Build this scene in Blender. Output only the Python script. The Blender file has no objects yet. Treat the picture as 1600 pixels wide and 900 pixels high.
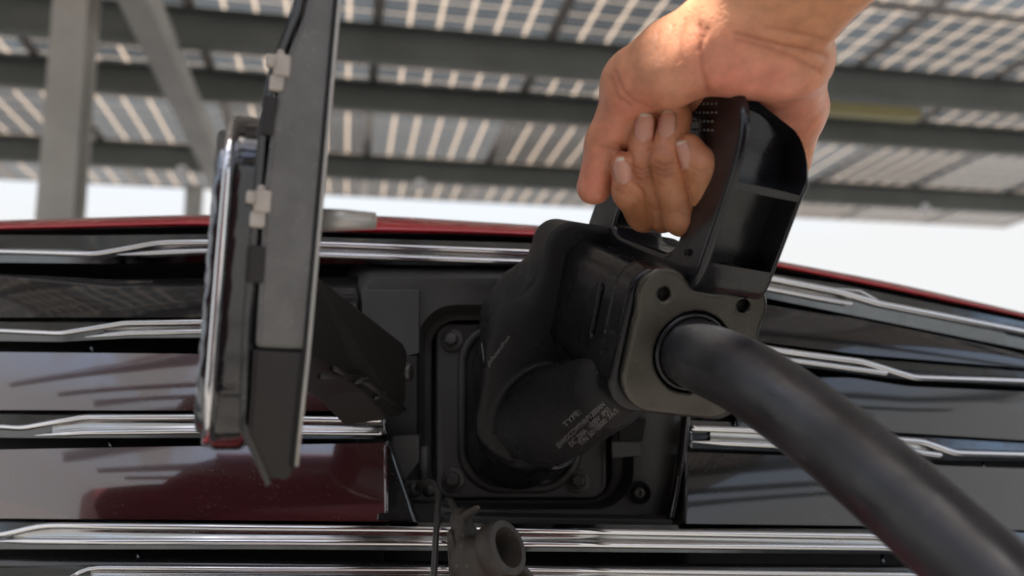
import bpy, bmesh, math, random
import numpy as np
from mathutils import Vector, Matrix
from mathutils.bvhtree import BVHTree

random.seed(7)
rng = np.random.default_rng(7)
sc = bpy.context.scene
COL = sc.collection

# ------------------------------------------------------------------ camera
F = 1300.0                      # focal length in photo pixels (1600 wide)
TH = math.radians(8.0)          # pitch
CAMZ = 0.70
cam_d = bpy.data.cameras.new('camera')
cam = bpy.data.objects.new('camera', cam_d)
COL.objects.link(cam)
cam.location = (0, 0, CAMZ)
cam.rotation_euler = (math.pi / 2 + TH, 0, 0)
cam_d.sensor_width = 36
cam_d.lens = 36 * F / 1600
cam_d.clip_start = 0.01
cam_d.clip_end = 2000
cam_d.dof.use_dof = True
cam_d.dof.focus_distance = 0.475
cam_d.dof.aperture_fstop = 5.2
sc.camera = cam
CT, ST = math.cos(TH), math.sin(TH)

def P(px, py, Y):
    """a place in the world: the viewing direction of a photo pixel, at distance Y ahead"""
    x = (px - 800) / F
    v = (450 - py) / F
    d = Vector((x, CT - v * ST, ST + v * CT))
    d *= Y / d.y
    return Vector((d.x, d.y, d.z + CAMZ))

def project(pts):
    """world points (N,3) -> photo pixels"""
    q = pts - np.array([0, 0, CAMZ])
    zc = q[:, 1] * CT + q[:, 2] * ST
    yc = -q[:, 1] * ST + q[:, 2] * CT
    return np.stack([800 + F * q[:, 0] / zc, 450 - F * yc / zc], 1)

# ------------------------------------------------------------------ materials
def mat(name, col, rough=0.5, metal=0.0, coat=0.0, bump=0.0, bscale=800, var=0.0, vscale=40,
        spec=0.5, rvar=0.0, rscale=60, dust=0.0, dcol=(0.35, 0.32, 0.28), dscale=900, sss=0.0, attr=None, detail=4):
    m = bpy.data.materials.new(name)
    m.use_nodes = True
    nt = m.node_tree
    N, L = nt.nodes, nt.links
    b = N['Principled BSDF']
    b.inputs['Base Color'].default_value = (*col, 1)
    b.inputs['Roughness'].default_value = rough
    b.inputs['Metallic'].default_value = metal
    b.inputs['Coat Weight'].default_value = coat
    b.inputs['Coat Roughness'].default_value = 0.03
    b.inputs['Specular IOR Level'].default_value = spec
    tc = N.new('ShaderNodeTexCoord')
    cur = None
    if attr:
        a = N.new('ShaderNodeVertexColor'); a.layer_name = attr
        cur = a.outputs['Color']
    if var > 0:
        n = N.new('ShaderNodeTexNoise'); n.inputs['Scale'].default_value = vscale; n.inputs['Detail'].default_value = 6
        L.new(tc.outputs['Object'], n.inputs['Vector'])
        r = N.new('ShaderNodeMapRange'); r.inputs[1].default_value = .3; r.inputs[2].default_value = .7
        r.inputs[3].default_value = 1 - var; r.inputs[4].default_value = 1 + var
        L.new(n.outputs['Fac'], r.inputs[0])
        mx = N.new('ShaderNodeMix'); mx.data_type = 'RGBA'; mx.blend_type = 'MULTIPLY'
        mx.inputs[0].default_value = 1
        if cur is None:
            mx.inputs[6].default_value = (*col, 1)
        else:
            L.new(cur, mx.inputs[6])
        L.new(r.outputs[0], mx.inputs[7])
        cur = mx.outputs[2]
    rsock = None
    if rvar > 0:
        n = N.new('ShaderNodeTexNoise'); n.inputs['Scale'].default_value = rscale; n.inputs['Detail'].default_value = 5
        L.new(tc.outputs['Object'], n.inputs['Vector'])
        r = N.new('ShaderNodeMapRange'); r.inputs[1].default_value = .35; r.inputs[2].default_value = .7
        r.inputs[3].default_value = max(0.02, rough - rvar); r.inputs[4].default_value = rough + rvar
        L.new(n.outputs['Fac'], r.inputs[0])
        rsock = r.outputs[0]
    if dust > 0:
        # fine dust: scattered specks that are thicker in some patches
        n1 = N.new('ShaderNodeTexNoise'); n1.inputs['Scale'].default_value = dscale; n1.inputs['Detail'].default_value = 3
        n2 = N.new('ShaderNodeTexNoise'); n2.inputs['Scale'].default_value = 28; n2.inputs['Detail'].default_value = 4
        L.new(tc.outputs['Object'], n1.inputs['Vector']); L.new(tc.outputs['Object'], n2.inputs['Vector'])
        ad = N.new('ShaderNodeMath'); ad.operation = 'MULTIPLY_ADD'; ad.inputs[1].default_value = .35
        L.new(n2.outputs['Fac'], ad.inputs[0]); L.new(n1.outputs['Fac'], ad.inputs[2])
        r = N.new('ShaderNodeMapRange'); r.inputs[1].default_value = .80; r.inputs[2].default_value = .93
        r.inputs[3].default_value = dust * .12; r.inputs[4].default_value = dust
        L.new(ad.outputs[0], r.inputs[0])
        mx = N.new('ShaderNodeMix'); mx.data_type = 'RGBA'
        L.new(r.outputs[0], mx.inputs[0])
        if cur is None:
            mx.inputs[6].default_value = (*col, 1)
        else:
            L.new(cur, mx.inputs[6])
        mx.inputs[7].default_value = (*dcol, 1)
        cur = mx.outputs[2]
    if cur is not None:
        L.new(cur, b.inputs['Base Color'])
    if rsock is not None:
        L.new(rsock, b.inputs['Roughness'])
    if bump > 0:
        n = N.new('ShaderNodeTexNoise'); n.inputs['Scale'].default_value = bscale; n.inputs['Detail'].default_value = detail
        L.new(tc.outputs['Object'], n.inputs['Vector'])
        bp = N.new('ShaderNodeBump'); bp.inputs['Strength'].default_value = bump; bp.inputs['Distance'].default_value = .001
        L.new(n.outputs['Fac'], bp.inputs['Height'])
        L.new(bp.outputs[0], b.inputs['Normal'])
    if sss > 0:
        b.inputs['Subsurface Weight'].default_value = sss
        b.inputs['Subsurface Radius'].default_value = (1.0, .35, .18)
        b.inputs['Subsurface Scale'].default_value = .004
    return m

M = {}
M['gun'] = mat('moulded_black_plastic', (.006, .006, .007), .31, bump=.7, bscale=1700, rvar=.10, rscale=35, dust=.03, spec=.40)
M['gun_smooth'] = mat('smooth_black_plastic', (.005, .005, .007), .26, bump=.05, bscale=900, rvar=.06, rscale=45, dust=.05, spec=.45)
M['handle'] = mat('glossy_handle_plastic', (.009, .009, .012), .22, rvar=.06, rscale=60, dust=.05, bump=.05, bscale=700, spec=.5)
M['plate'] = mat('olive_grey_plate', (.075, .069, .058), .27, metal=.6, bump=.08, bscale=900, rvar=.1, rscale=50, var=.18, vscale=30)
M['cable'] = mat('cable_rubber', (.022, .022, .025), .38, bump=.5, bscale=70, rvar=.12, rscale=30, var=.5, vscale=45, dust=.30, dscale=220, dcol=(.12, .115, .11), detail=2)
M['print'] = mat('grey_print', (.17, .17, .175), .6)
M['hole'] = mat('dark_hole', (.004, .004, .004), .8)  # near-black colour stands in for the shade inside holes and wells
M['steel'] = mat('bolt_steel', (.10, .095, .09), .45, metal=.7, bump=.1, bscale=1200, var=.3, vscale=200)
M['paint_red'] = mat('red_car_paint', (.46, .012, .020), .25, metal=.15, coat=1.0, dust=.05)
M['paint_maroon'] = mat('dark_red_gloss_panel', (.040, .004, .007), .12, coat=1.0, dust=.22, bump=.01, bscale=30)
M['black_gloss'] = mat('black_gloss_panel', (.004, .004, .006), .10, coat=1.0, dust=.20, bump=.01, bscale=30)
for k_ in ('paint_maroon', 'black_gloss'):
    b_ = M[k_].node_tree.nodes['Principled BSDF']
    b_.inputs['Coat IOR'].default_value = 1.85 if k_ == 'paint_maroon' else 1.45; b_.inputs['Specular IOR Level'].default_value = .7 if k_ == 'paint_maroon' else .35
M['chrome'] = mat('chrome', (.76, .76, .78), .10, metal=1.0, rvar=.06, rscale=90, dust=.12, bump=.02, bscale=60)
M['chrome_mid'] = mat('brushed_chrome', (.44, .43, .41), .20, metal=1.0, rvar=.08, rscale=70, dust=.15)
M['chrome_dark'] = mat('smoked_chrome', (.14, .155, .165), .16, metal=1.0, rvar=.07, rscale=80, dust=.10)
M['seal'] = mat('black_seal', (.006, .006, .007), .6)
M['housing'] = mat('grey_housing_plastic', (.045, .044, .043), .48, bump=.14, bscale=1600, var=.2, vscale=25, dust=.12)
M['housing_dark'] = mat('dark_housing_plastic', (.010, .010, .010), .5, bump=.14, bscale=1600, dust=.12)
M['inlet'] = mat('inlet_plastic', (.045, .044, .042), .42, bump=.12, bscale=1500, var=.2, vscale=40, dust=.14)
M['arm'] = mat('hinge_arm_plastic', (.011, .010, .010), .5, bump=.2, bscale=1400, dust=.20, dscale=700)
M['liner'] = mat('flap_liner_grey', (.125, .122, .118), .27, bump=.14, bscale=500, dust=.25, dscale=300, var=.22, vscale=60, rvar=.1, rscale=30)
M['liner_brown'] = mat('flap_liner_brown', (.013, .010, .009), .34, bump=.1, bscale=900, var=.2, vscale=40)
M['badge_silver'] = mat('badge_silver', (.20, .21, .23), .25, metal=1.0, bump=.6, bscale=160, var=.25, vscale=150)
M['clip'] = mat('clip_nylon', (.50, .45, .40), .45, var=.15, vscale=150)
M['pin'] = mat('latch_pin', (.48, .47, .44), .4, metal=.4)
M['cap_rubber'] = mat('dust_cap_rubber', (.034, .031, .027), .55, bump=.2, bscale=900, var=.35, vscale=70, dust=.6, dcol=(.20, .145, .10), dscale=260)
M['tether'] = mat('tether_rubber', (.025, .023, .021), .42, dust=.2)
M['canopy_steel'] = mat('canopy_galvanised_steel', (.60, .585, .55), .55, metal=.1, var=.15, vscale=3)
M['beam'] = mat('canopy_dark_beam', (.165, .180, .172), .55, metal=.15, var=.12, vscale=3)
M['alu'] = mat('aluminium_rail', (.55, .50, .46), .45, metal=.35)
M['yellow'] = mat('pale_yellow_housing', (.62, .56, .28), .5)
M['white_dot'] = mat('white_glint', (.92, .93, .97), .3)
M['ground'] = mat('pale_concrete', (.15, .145, .138), .85, var=.2, vscale=2, bump=.2, bscale=60)
M['nail'] = mat('fingernail', (.68, .34, .25), .28, sss=.15, spec=.45, var=.06, vscale=200)
M['nail_tip'] = mat('fingernail_tip', (.74, .58, .44), .3)
M['cloth'] = mat('dark_cloth', (.03, .03, .04), .9)

def skin_mat():
    m = mat('skin', (.5, .28, .19), .40, attr='skin', var=.12, vscale=140, sss=.25, spec=.5)
    nt = m.node_tree; N, L = nt.nodes, nt.links
    b = N['Principled BSDF']
    tc = N.new('ShaderNodeTexCoord')
    v = N.new('ShaderNodeTexVoronoi'); v.inputs['Scale'].default_value = 1500; v.feature = 'DISTANCE_TO_EDGE'
    n = N.new('ShaderNodeTexNoise'); n.inputs['Scale'].default_value = 420; n.inputs['Detail'].default_value = 6
    L.new(tc.outputs['Object'], v.inputs['Vector']); L.new(tc.outputs['Object'], n.inputs['Vector'])
    b1 = N.new('ShaderNodeBump'); b1.inputs['Strength'].default_value = .12; b1.inputs['Distance'].default_value = .0006
    L.new(v.outputs['Distance'], b1.inputs['Height'])
    b2 = N.new('ShaderNodeBump'); b2.inputs['Strength'].default_value = .14; b2.inputs['Distance'].default_value = .001
    L.new(n.outputs['Fac'], b2.inputs['Height']); L.new(b1.outputs[0], b2.inputs['Normal'])
    # fine lines: stretched cells
    mp = N.new('ShaderNodeMapping'); mp.inputs['Scale'].default_value = (1.0, .6, .45); mp.inputs['Rotation'].default_value = (.4, .5, .3)
    v3 = N.new('ShaderNodeTexVoronoi'); v3.inputs['Scale'].default_value = 520; v3.feature = 'DISTANCE_TO_EDGE'
    L.new(tc.outputs['Object'], mp.inputs[0]); L.new(mp.outputs[0], v3.inputs['Vector'])
    b3 = N.new('ShaderNodeBump'); b3.inputs['Strength'].default_value = .15; b3.inputs['Distance'].default_value = .0012
    rr = N.new('ShaderNodeMapRange'); rr.inputs[1].default_value = 0; rr.inputs[2].default_value = .12
    L.new(v3.outputs['Distance'], rr.inputs[0]); L.new(rr.outputs[0], b3.inputs['Height']); L.new(b2.outputs[0], b3.inputs['Normal'])
    L.new(b3.outputs[0], b.inputs['Normal'])
    return m
M['skin'] = skin_mat()

def solar_mat():
    m = bpy.data.materials.new('solar_glass'); m.use_nodes = True
    nt = m.node_tree; N, L = nt.nodes, nt.links
    out = N['Material Output']; b = N['Principled BSDF']
    b.inputs['Base Color'].default_value = (.050, .056, .066, 1); b.inputs['Roughness'].default_value = .28
    b.inputs['Specular IOR Level'].default_value = .5
    tc = N.new('ShaderNodeTexCoord'); sp = N.new('ShaderNodeSeparateXYZ')
    L.new(tc.outputs['Object'], sp.inputs[0])
    def band(sock, pitch, frac):
        d = N.new('ShaderNodeMath'); d.operation = 'DIVIDE'; d.inputs[1].default_value = pitch; L.new(sock, d.inputs[0])
        f = N.new('ShaderNodeMath'); f.operation = 'FRACT'; L.new(d.outputs[0], f.inputs[0])
        c = N.new('ShaderNodeMath'); c.operation = 'LESS_THAN'; c.inputs[1].default_value = frac; L.new(f.outputs[0], c.inputs[0])
        return c.outputs[0]
    g1 = band(sp.outputs['X'], .1833, .125)
    g2 = band(sp.outputs['Y'], .1833, .085)
    g3 = band(sp.outputs['Y'], .0611, .10)
    mx = N.new('ShaderNodeMath'); mx.operation = 'MAXIMUM'; L.new(g1, mx.inputs[0]); L.new(g2, mx.inputs[1])
    g3m = N.new('ShaderNodeMath'); g3m.operation = 'MULTIPLY'; g3m.inputs[1].default_value = .6; L.new(g3, g3m.inputs[0])
    mx2 = N.new('ShaderNodeMath'); mx2.operation = 'MAXIMUM'; L.new(mx.outputs[0], mx2.inputs[0]); L.new(g3m.outputs[0], mx2.inputs[1])
    ct = N.new('ShaderNodeBsdfTranslucent'); ct.inputs['Color'].default_value = (.265, .29, .31, 1)
    cmx = N.new('ShaderNodeMixShader'); cmx.inputs[0].default_value = .5
    oi = N.new('ShaderNodeObjectInfo'); om = N.new('ShaderNodeMapRange'); om.inputs[3].default_value = .30; om.inputs[4].default_value = .68
    L.new(oi.outputs['Random'], om.inputs[0]); L.new(om.outputs[0], cmx.inputs[0])
    L.new(b.outputs[0], cmx.inputs[1]); L.new(ct.outputs[0], cmx.inputs[2])
    tr = N.new('ShaderNodeBsdfTranslucent'); tr.inputs['Color'].default_value = (.46, .405, .35, 1)
    tp = N.new('ShaderNodeBsdfTransparent'); tp.inputs['Color'].default_value = (.9, .88, .85, 1)
    mtt = N.new('ShaderNodeMixShader'); mtt.inputs[0].default_value = .07
    L.new(tr.outputs[0], mtt.inputs[1]); L.new(tp.outputs[0], mtt.inputs[2])
    ms = N.new('ShaderNodeMixShader')
    L.new(mx2.outputs[0], ms.inputs[0]); L.new(cmx.outputs[0], ms.inputs[1]); L.new(mtt.outputs[0], ms.inputs[2])
    L.new(ms.outputs[0], out.inputs['Surface'])
    return m
M['solar'] = solar_mat()

# ------------------------------------------------------------------ object helpers
def empty(name, loc, label=None, cat=None, group=None):
    o = bpy.data.objects.new(name, None); COL.objects.link(o)
    o.location = loc; o.empty_display_size = .05
    if label: o['label'] = label
    if cat: o['category'] = cat
    if group: o['group'] = group
    bpy.context.view_layer.update()
    return o

def link(name, me, m, parent=None, smooth=True, keep=True):
    """one mesh object; vertices are in world space and stay where they are when parented"""
    me.name = name
    o = bpy.data.objects.new(name, me); COL.objects.link(o)
    if m is not None:
        me.materials.append(m)
    if smooth and len(me.polygons):
        me.polygons.foreach_set('use_smooth', [True] * len(me.polygons))
    if parent is not None:
        o.parent = parent
        o.matrix_parent_inverse = world_of(parent).inverted() if keep else Matrix()
    return o

def world_of(o):
    mw = o.matrix_basis.copy()
    p = o.parent
    if p is not None:
        mw = world_of(p) @ o.matrix_parent_inverse @ mw
    return mw

def sharp(o, deg=35):
    me = o.data
    bm = bmesh.new(); bm.from_mesh(me)
    a = math.radians(deg)
    for e in bm.edges:
        if len(e.link_faces) == 2 and e.calc_face_angle(0) > a:
            e.smooth = False
    bm.to_mesh(me); bm.free()
    return o

def mesh_from(verts, faces):
    me = bpy.data.meshes.new('m')
    me.from_pydata([tuple(v) for v in verts], [], [tuple(f) for f in faces])
    me.validate(); me.update()
    return me

def add_bevel(o, w, seg=3, ang=30):
    b = o.modifiers.new('bevel', 'BEVEL'); b.width = w; b.segments = seg; b.limit_method = 'ANGLE'
    b.angle_limit = math.radians(ang); b.harden_normals = False
    return o

def smooth_path(pts, n=120, it=2, closed=False):
    """resample a polyline evenly by length and round its corners a little"""
    p = np.array([list(q) for q in pts], float)
    if closed:
        p = np.vstack([p, p[:1]])
    s = np.concatenate([[0], np.cumsum(np.linalg.norm(np.diff(p, axis=0), axis=1))])
    t = np.linspace(0, s[-1], n + (1 if closed else 0))
    q = np.stack([np.interp(t, s, p[:, k]) for k in range(p.shape[1])], 1)
    if closed:
        q = q[:-1]
    for _ in range(it):
        if closed:
            q = .5 * q + .25 * (np.roll(q, 1, 0) + np.roll(q, -1, 0))
        else:
            q[1:-1] = .5 * q[1:-1] + .25 * (q[:-2] + q[2:])
    return q

def tube(path, radius, seg=16, cap=True, squash=None, closed=False, up=None):
    """a swept tube; radius a number or one per point; squash (a,b) flattens the section along (normal, binormal)"""
    p = np.asarray([list(q) for q in path], float); n = len(p)
    r = np.full(n, radius) if np.isscalar(radius) else np.asarray(radius, float)
    if closed:
        t = np.roll(p, -1, 0) - np.roll(p, 1, 0)
    else:
        t = np.gradient(p, axis=0)
    t /= np.linalg.norm(t, axis=1)[:, None] + 1e-12
    verts, faces = [], []
    ref = np.array(up if up is not None else (0, 0, 1.0))
    if up is None and abs(t[0] @ ref) > .9:
        ref = np.array((1.0, 0, 0))
    prev = ref - (ref @ t[0]) * t[0]; prev /= np.linalg.norm(prev)
    a, b = squash or (1, 1)
    for i in range(n):
        base = ref if up is not None else prev
        nrm = base - (base @ t[i]) * t[i]; nrm /= np.linalg.norm(nrm) + 1e-12
        prev = nrm
        bi = np.cross(t[i], nrm)
        for k in range(seg):
            an = 2 * math.pi * k / seg
            verts.append(p[i] + r[i] * (a * math.cos(an) * nrm + b * math.sin(an) * bi))
    m = n if closed else n - 1
    for i in range(m):
        j = (i + 1) % n
        for k in range(seg):
            l = (k + 1) % seg
            faces.append((i * seg + k, j * seg + k, j * seg + l, i * seg + l))
    if cap and not closed:
        faces.append(tuple(range(seg)))
        faces.append(tuple((n - 1) * seg + k for k in reversed(range(seg))))
    return verts, faces

def join(parts):
    V, Fc = [], []
    for v, f in parts:
        o = len(V); V += list(v); Fc += [tuple(i + o for i in q) for q in f]
    return V, Fc

def grid(rows):
    """rows of equal length -> quad sheet"""
    n = len(rows[0]); V, Fc = [], []
    for r in rows: V += [tuple(q) for q in r]
    for i in range(len(rows) - 1):
        for k in range(n - 1):
            Fc.append((i * n + k, (i + 1) * n + k, (i + 1) * n + k + 1, i * n + k + 1))
    return V, Fc

def frame_box(c, ax, half):
    """box with axes ax (3 unit vectors) -> verts, faces"""
    c = Vector(c); V = []
    for sx in (-1, 1):
        for sy in (-1, 1):
            for sz in (-1, 1):
                V.append(c + ax[0] * (sx * half[0]) + ax[1] * (sy * half[1]) + ax[2] * (sz * half[2]))
    return V, [(0, 1, 3, 2), (4, 6, 7, 5), (0, 4, 5, 1), (2, 3, 7, 6), (0, 2, 6, 4), (1, 5, 7, 3)]

AX = (Vector((1, 0, 0)), Vector((0, 1, 0)), Vector((0, 0, 1)))

def prism(poly, vec):
    """closed polygon of points swept along vec"""
    n = len(poly); V = [Vector(p) for p in poly] + [Vector(p) + Vector(vec) for p in poly]
    Fc = [tuple(range(n)), tuple(reversed(range(n, 2 * n)))]
    for i in range(n):
        j = (i + 1) % n
        Fc.append((i, i + n, j + n, j))
    return V, Fc

def fixnormals(me):
    bm = bmesh.new(); bm.from_mesh(me)
    bmesh.ops.recalc_face_normals(bm, faces=bm.faces[:])
    bm.to_mesh(me); bm.free()
    return me

def make(name, vf, m, parent=None, smooth=True, bevel=0, seg=3, sharp_deg=None):
    me = fixnormals(mesh_from(*vf))
    o = link(name, me, m, parent, smooth)
    if sharp_deg: sharp(o, sharp_deg)
    if bevel: add_bevel(o, bevel, seg)
    return o

def ring_frame(axis, up=Vector((0, 0, 1))):
    a = Vector(axis).normalized()
    u = (up - a * up.dot(a)).normalized()
    return a, u, a.cross(u)

def lathe(c, axis, prof, seg=40, up=Vector((0, 0, 1))):
    """prof = [(along, radius)...] revolved round axis"""
    a, u, w = ring_frame(axis, up)
    V, Fc = [], []
    for (h, r) in prof:
        for k in range(seg):
            an = 2 * math.pi * k / seg
            V.append(Vector(c) + a * h + (u * math.cos(an) + w * math.sin(an)) * max(r, 1e-5))
    for i in range(len(prof) - 1):
        for k in range(seg):
            l = (k + 1) % seg
            Fc.append((i * seg + k, (i + 1) * seg + k, (i + 1) * seg + l, i * seg + l))
    Fc.append(tuple(range(seg))); Fc.append(tuple((len(prof) - 1) * seg + k for k in reversed(range(seg))))
    return V, Fc

# ------------------------------------------------------------------ signed distance modelling
def smin(a, b, k):
    h = np.clip(.5 + .5 * (b - a) / k, 0, 1)
    return b + (a - b) * h - k * h * (1 - h)

def smax(a, b, k):
    return -smin(-a, -b, k)

def sd_cone(p, a, b, ra, rb, squash=None):
    a = np.array(a); b = np.array(b)
    d = b - a
    t = np.clip(((p - a) @ d) / (d @ d), 0, 1)
    q = p - a - t[:, None] * d
    if squash is not None:
        ax, s = squash
        ax = np.array(ax) / np.linalg.norm(ax)
        q = q + (q @ ax)[:, None] * ax * (1 / s - 1)
    return np.linalg.norm(q, axis=1) - (ra + (rb - ra) * t)

def sd_ell(p, c, R, rad):
    q = (p - np.array(c)) @ np.array(R).T
    rad = np.array(rad)
    k0 = np.linalg.norm(q / rad, axis=1)
    k1 = np.linalg.norm(q / rad ** 2, axis=1) + 1e-9
    return k0 * (k0 - 1) / k1

def sd_rbox2(x, y, hx, hy, r):
    qx = np.abs(x) - hx + r; qy = np.abs(y) - hy + r
    return np.minimum(np.maximum(qx, qy), 0) + np.sqrt(np.maximum(qx, 0) ** 2 + np.maximum(qy, 0) ** 2) - r

def extr(d2, s, s0, s1, r=.003):
    """2D distance + interval along s, rounded edges"""
    dz = np.abs(s - .5 * (s0 + s1)) - .5 * (s1 - s0)
    x = d2 + r; y = dz + r
    return np.minimum(np.maximum(x, y), 0) + np.sqrt(np.maximum(x, 0) ** 2 + np.maximum(y, 0) ** 2) - r

def surface(fn, lo, hi, h, B=8):
    """block-sparse sampling of fn and naive surface nets"""
    lo = np.array(lo, float); hi = np.array(hi, float)
    nb = np.ceil((hi - lo) / (h * B)).astype(int)
    n = nb * B + 1
    f = np.full(n, 1.0, np.float32)
    bc = np.stack(np.meshgrid(*[np.arange(k) for k in nb], indexing='ij'), -1).reshape(-1, 3)
    cpts = lo + (bc + .5) * B * h
    fc = np.concatenate([fn(c) for c in np.array_split(cpts, max(1, len(cpts) // 200000))])
    lim = B * h * 0.5 * 1.75 * 1.35
    for b, v in zip(bc, fc):
        if v < -lim:
            f[b[0] * B:b[0] * B + B + 1, b[1] * B:b[1] * B + B + 1, b[2] * B:b[2] * B + B + 1] = -1
    act = bc[np.abs(fc) <= lim]
    off = np.stack(np.meshgrid(*[np.arange(B + 1)] * 3, indexing='ij'), -1).reshape(-1, 3)
    for ch in np.array_split(act, max(1, len(act) // 400)):
        idx = (ch[:, None, :] * B + off[None]).reshape(-1, 3)
        v = fn(lo + idx * h)
        f[idx[:, 0], idx[:, 1], idx[:, 2]] = v
    s = f < 0
    c8 = [s[i:n[0] - 1 + i, j:n[1] - 1 + j, k:n[2] - 1 + k] for i in (0, 1) for j in (0, 1) for k in (0, 1)]
    cnt = np.zeros(tuple(n - 1), np.int8)
    for c in c8: cnt += c
    mask = (cnt > 0) & (cnt < 8)
    cells = np.argwhere(mask)
    vid = np.full(tuple(n - 1), -1, np.int64); vid[mask] = np.arange(len(cells))
    acc = np.zeros((len(cells), 3)); num = np.zeros(len(cells))
    corners = np.array([(i, j, k) for i in (0, 1) for j in (0, 1) for k in (0, 1)])
    vals = np.stack([f[cells[:, 0] + c[0], cells[:, 1] + c[1], cells[:, 2] + c[2]] for c in corners], 1).astype(float)
    for a in range(8):
        for b in range(a + 1, 8):
            if np.abs(corners[a] - corners[b]).sum() != 1: continue
            va, vb = vals[:, a], vals[:, b]
            cr = (va < 0) != (vb < 0)
            t = np.where(cr, va / np.where(cr, va - vb, 1), 0)
            pt = corners[a] + t[:, None] * (corners[b] - corners[a])
            acc[cr] += pt[cr]; num[cr] += 1
    V = lo + (cells + acc / num[:, None]) * h
    quads = []
    for ax in range(3):
        u, w = [(1, 2), (2, 0), (0, 1)][ax]
        sl = [slice(None)] * 3; sl2 = [slice(None)] * 3
        sl[ax] = slice(0, n[ax] - 1); sl2[ax] = slice(1, n[ax])
        a = s[tuple(sl)]; b = s[tuple(sl2)]
        e = np.argwhere(a != b)
        ok = (e[:, u] > 0) & (e[:, w] > 0) & (e[:, u] < n[u] - 1) & (e[:, w] < n[w] - 1)
        e = e[ok]
        fl = a[e[:, 0], e[:, 1], e[:, 2]]
        du = np.zeros(3, int); du[u] = 1; dw = np.zeros(3, int); dw[w] = 1
        g = lambda q: vid[q[:, 0], q[:, 1], q[:, 2]]
        q = np.stack([g(e - du - dw), g(e - dw), g(e), g(e - du)], 1)
        q[~fl] = q[~fl][:, ::-1]
        quads.append(q)
    Q = np.concatenate(quads)
    Q = Q[(Q >= 0).all(1)]
    return V, Q

def np_mesh(V, Q):
    me = bpy.data.meshes.new('m')
    me.vertices.add(len(V)); me.vertices.foreach_set('co', np.asarray(V, np.float32).ravel())
    me.loops.add(Q.size); me.loops.foreach_set('vertex_index', Q.astype(np.int32).ravel())
    me.polygons.add(len(Q)); me.polygons.foreach_set('loop_start', np.arange(0, Q.size, 4, dtype=np.int32))
    me.update(calc_edges=True); me.validate()
    return me

# ================================================================== SETTING
gme = mesh_from([(-400, -400, 0), (400, -400, 0), (400, 400, 0), (-400, 400, 0)], [(0, 1, 2, 3)])
g = link('ground', gme, M['ground'], smooth=False); g['kind'] = 'structure'
g['label'] = 'pale concrete parking ground under the car'

# ---- solar canopy
YAW = math.atan(.2); CY = math.cos(YAW)
can = empty('solar_canopy', (0, 0, 0), 'tall steel solar canopy with dark beams roofing the parking area', 'canopy')
can.rotation_euler = (0, 0, YAW)
bpy.context.view_layer.update()
SL = .052
def plane_z(y):            # underside of the panels, local y
    return CAMZ + 2.2 + SL * (7.35 - y)
def can_part(name, vf, m, bevel=0, loc=None):
    me = fixnormals(mesh_from(*vf))
    o = bpy.data.objects.new(name, me); COL.objects.link(o); me.materials.append(m)
    o.parent = can
    if loc is not None: o.location = loc
    return o
beams_y = [7.5 * CY, 5.92 * CY, 5.07 * CY, 3.3, 2.45, .7, -.15, -2.0, -3.7, -5.3, -6.9]
for i, y in enumerate(beams_y):
    z1 = plane_z(y) - .006
    hgt = .21 if i != 2 else .24
    # C-section purlin: web and two flanges
    can_part('beam', join([
        frame_box((0, y, z1 - hgt / 2), AX, (11, .005, hgt / 2)),
        frame_box((0, y - .045, z1 - .004), AX, (11, .0398, .004)),
        frame_box((0, y - .045, z1 - hgt + .004), AX, (11, .0398, .004)),
        frame_box((0, y - .0815, z1 - hgt + .016), AX, (11, .003, .0078)),
    ]), M['beam'])
    # bright mounting rail that carries the modules beside the beam
    can_part('mounting_rail', frame_box((0, y + .11, z1 - .025), AX, (11, .022, .022)), M['alu'])
for i in (0, 1, 2):
    y = beams_y[i]; z1 = plane_z(y) - .006
    for k in range(16):
        can_part('clamp', frame_box((0, 0, 0), AX, (.028, .030, .030)), M['beam'], loc=(-5.2 + k * .66, y + .105, z1 - .03))
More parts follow.
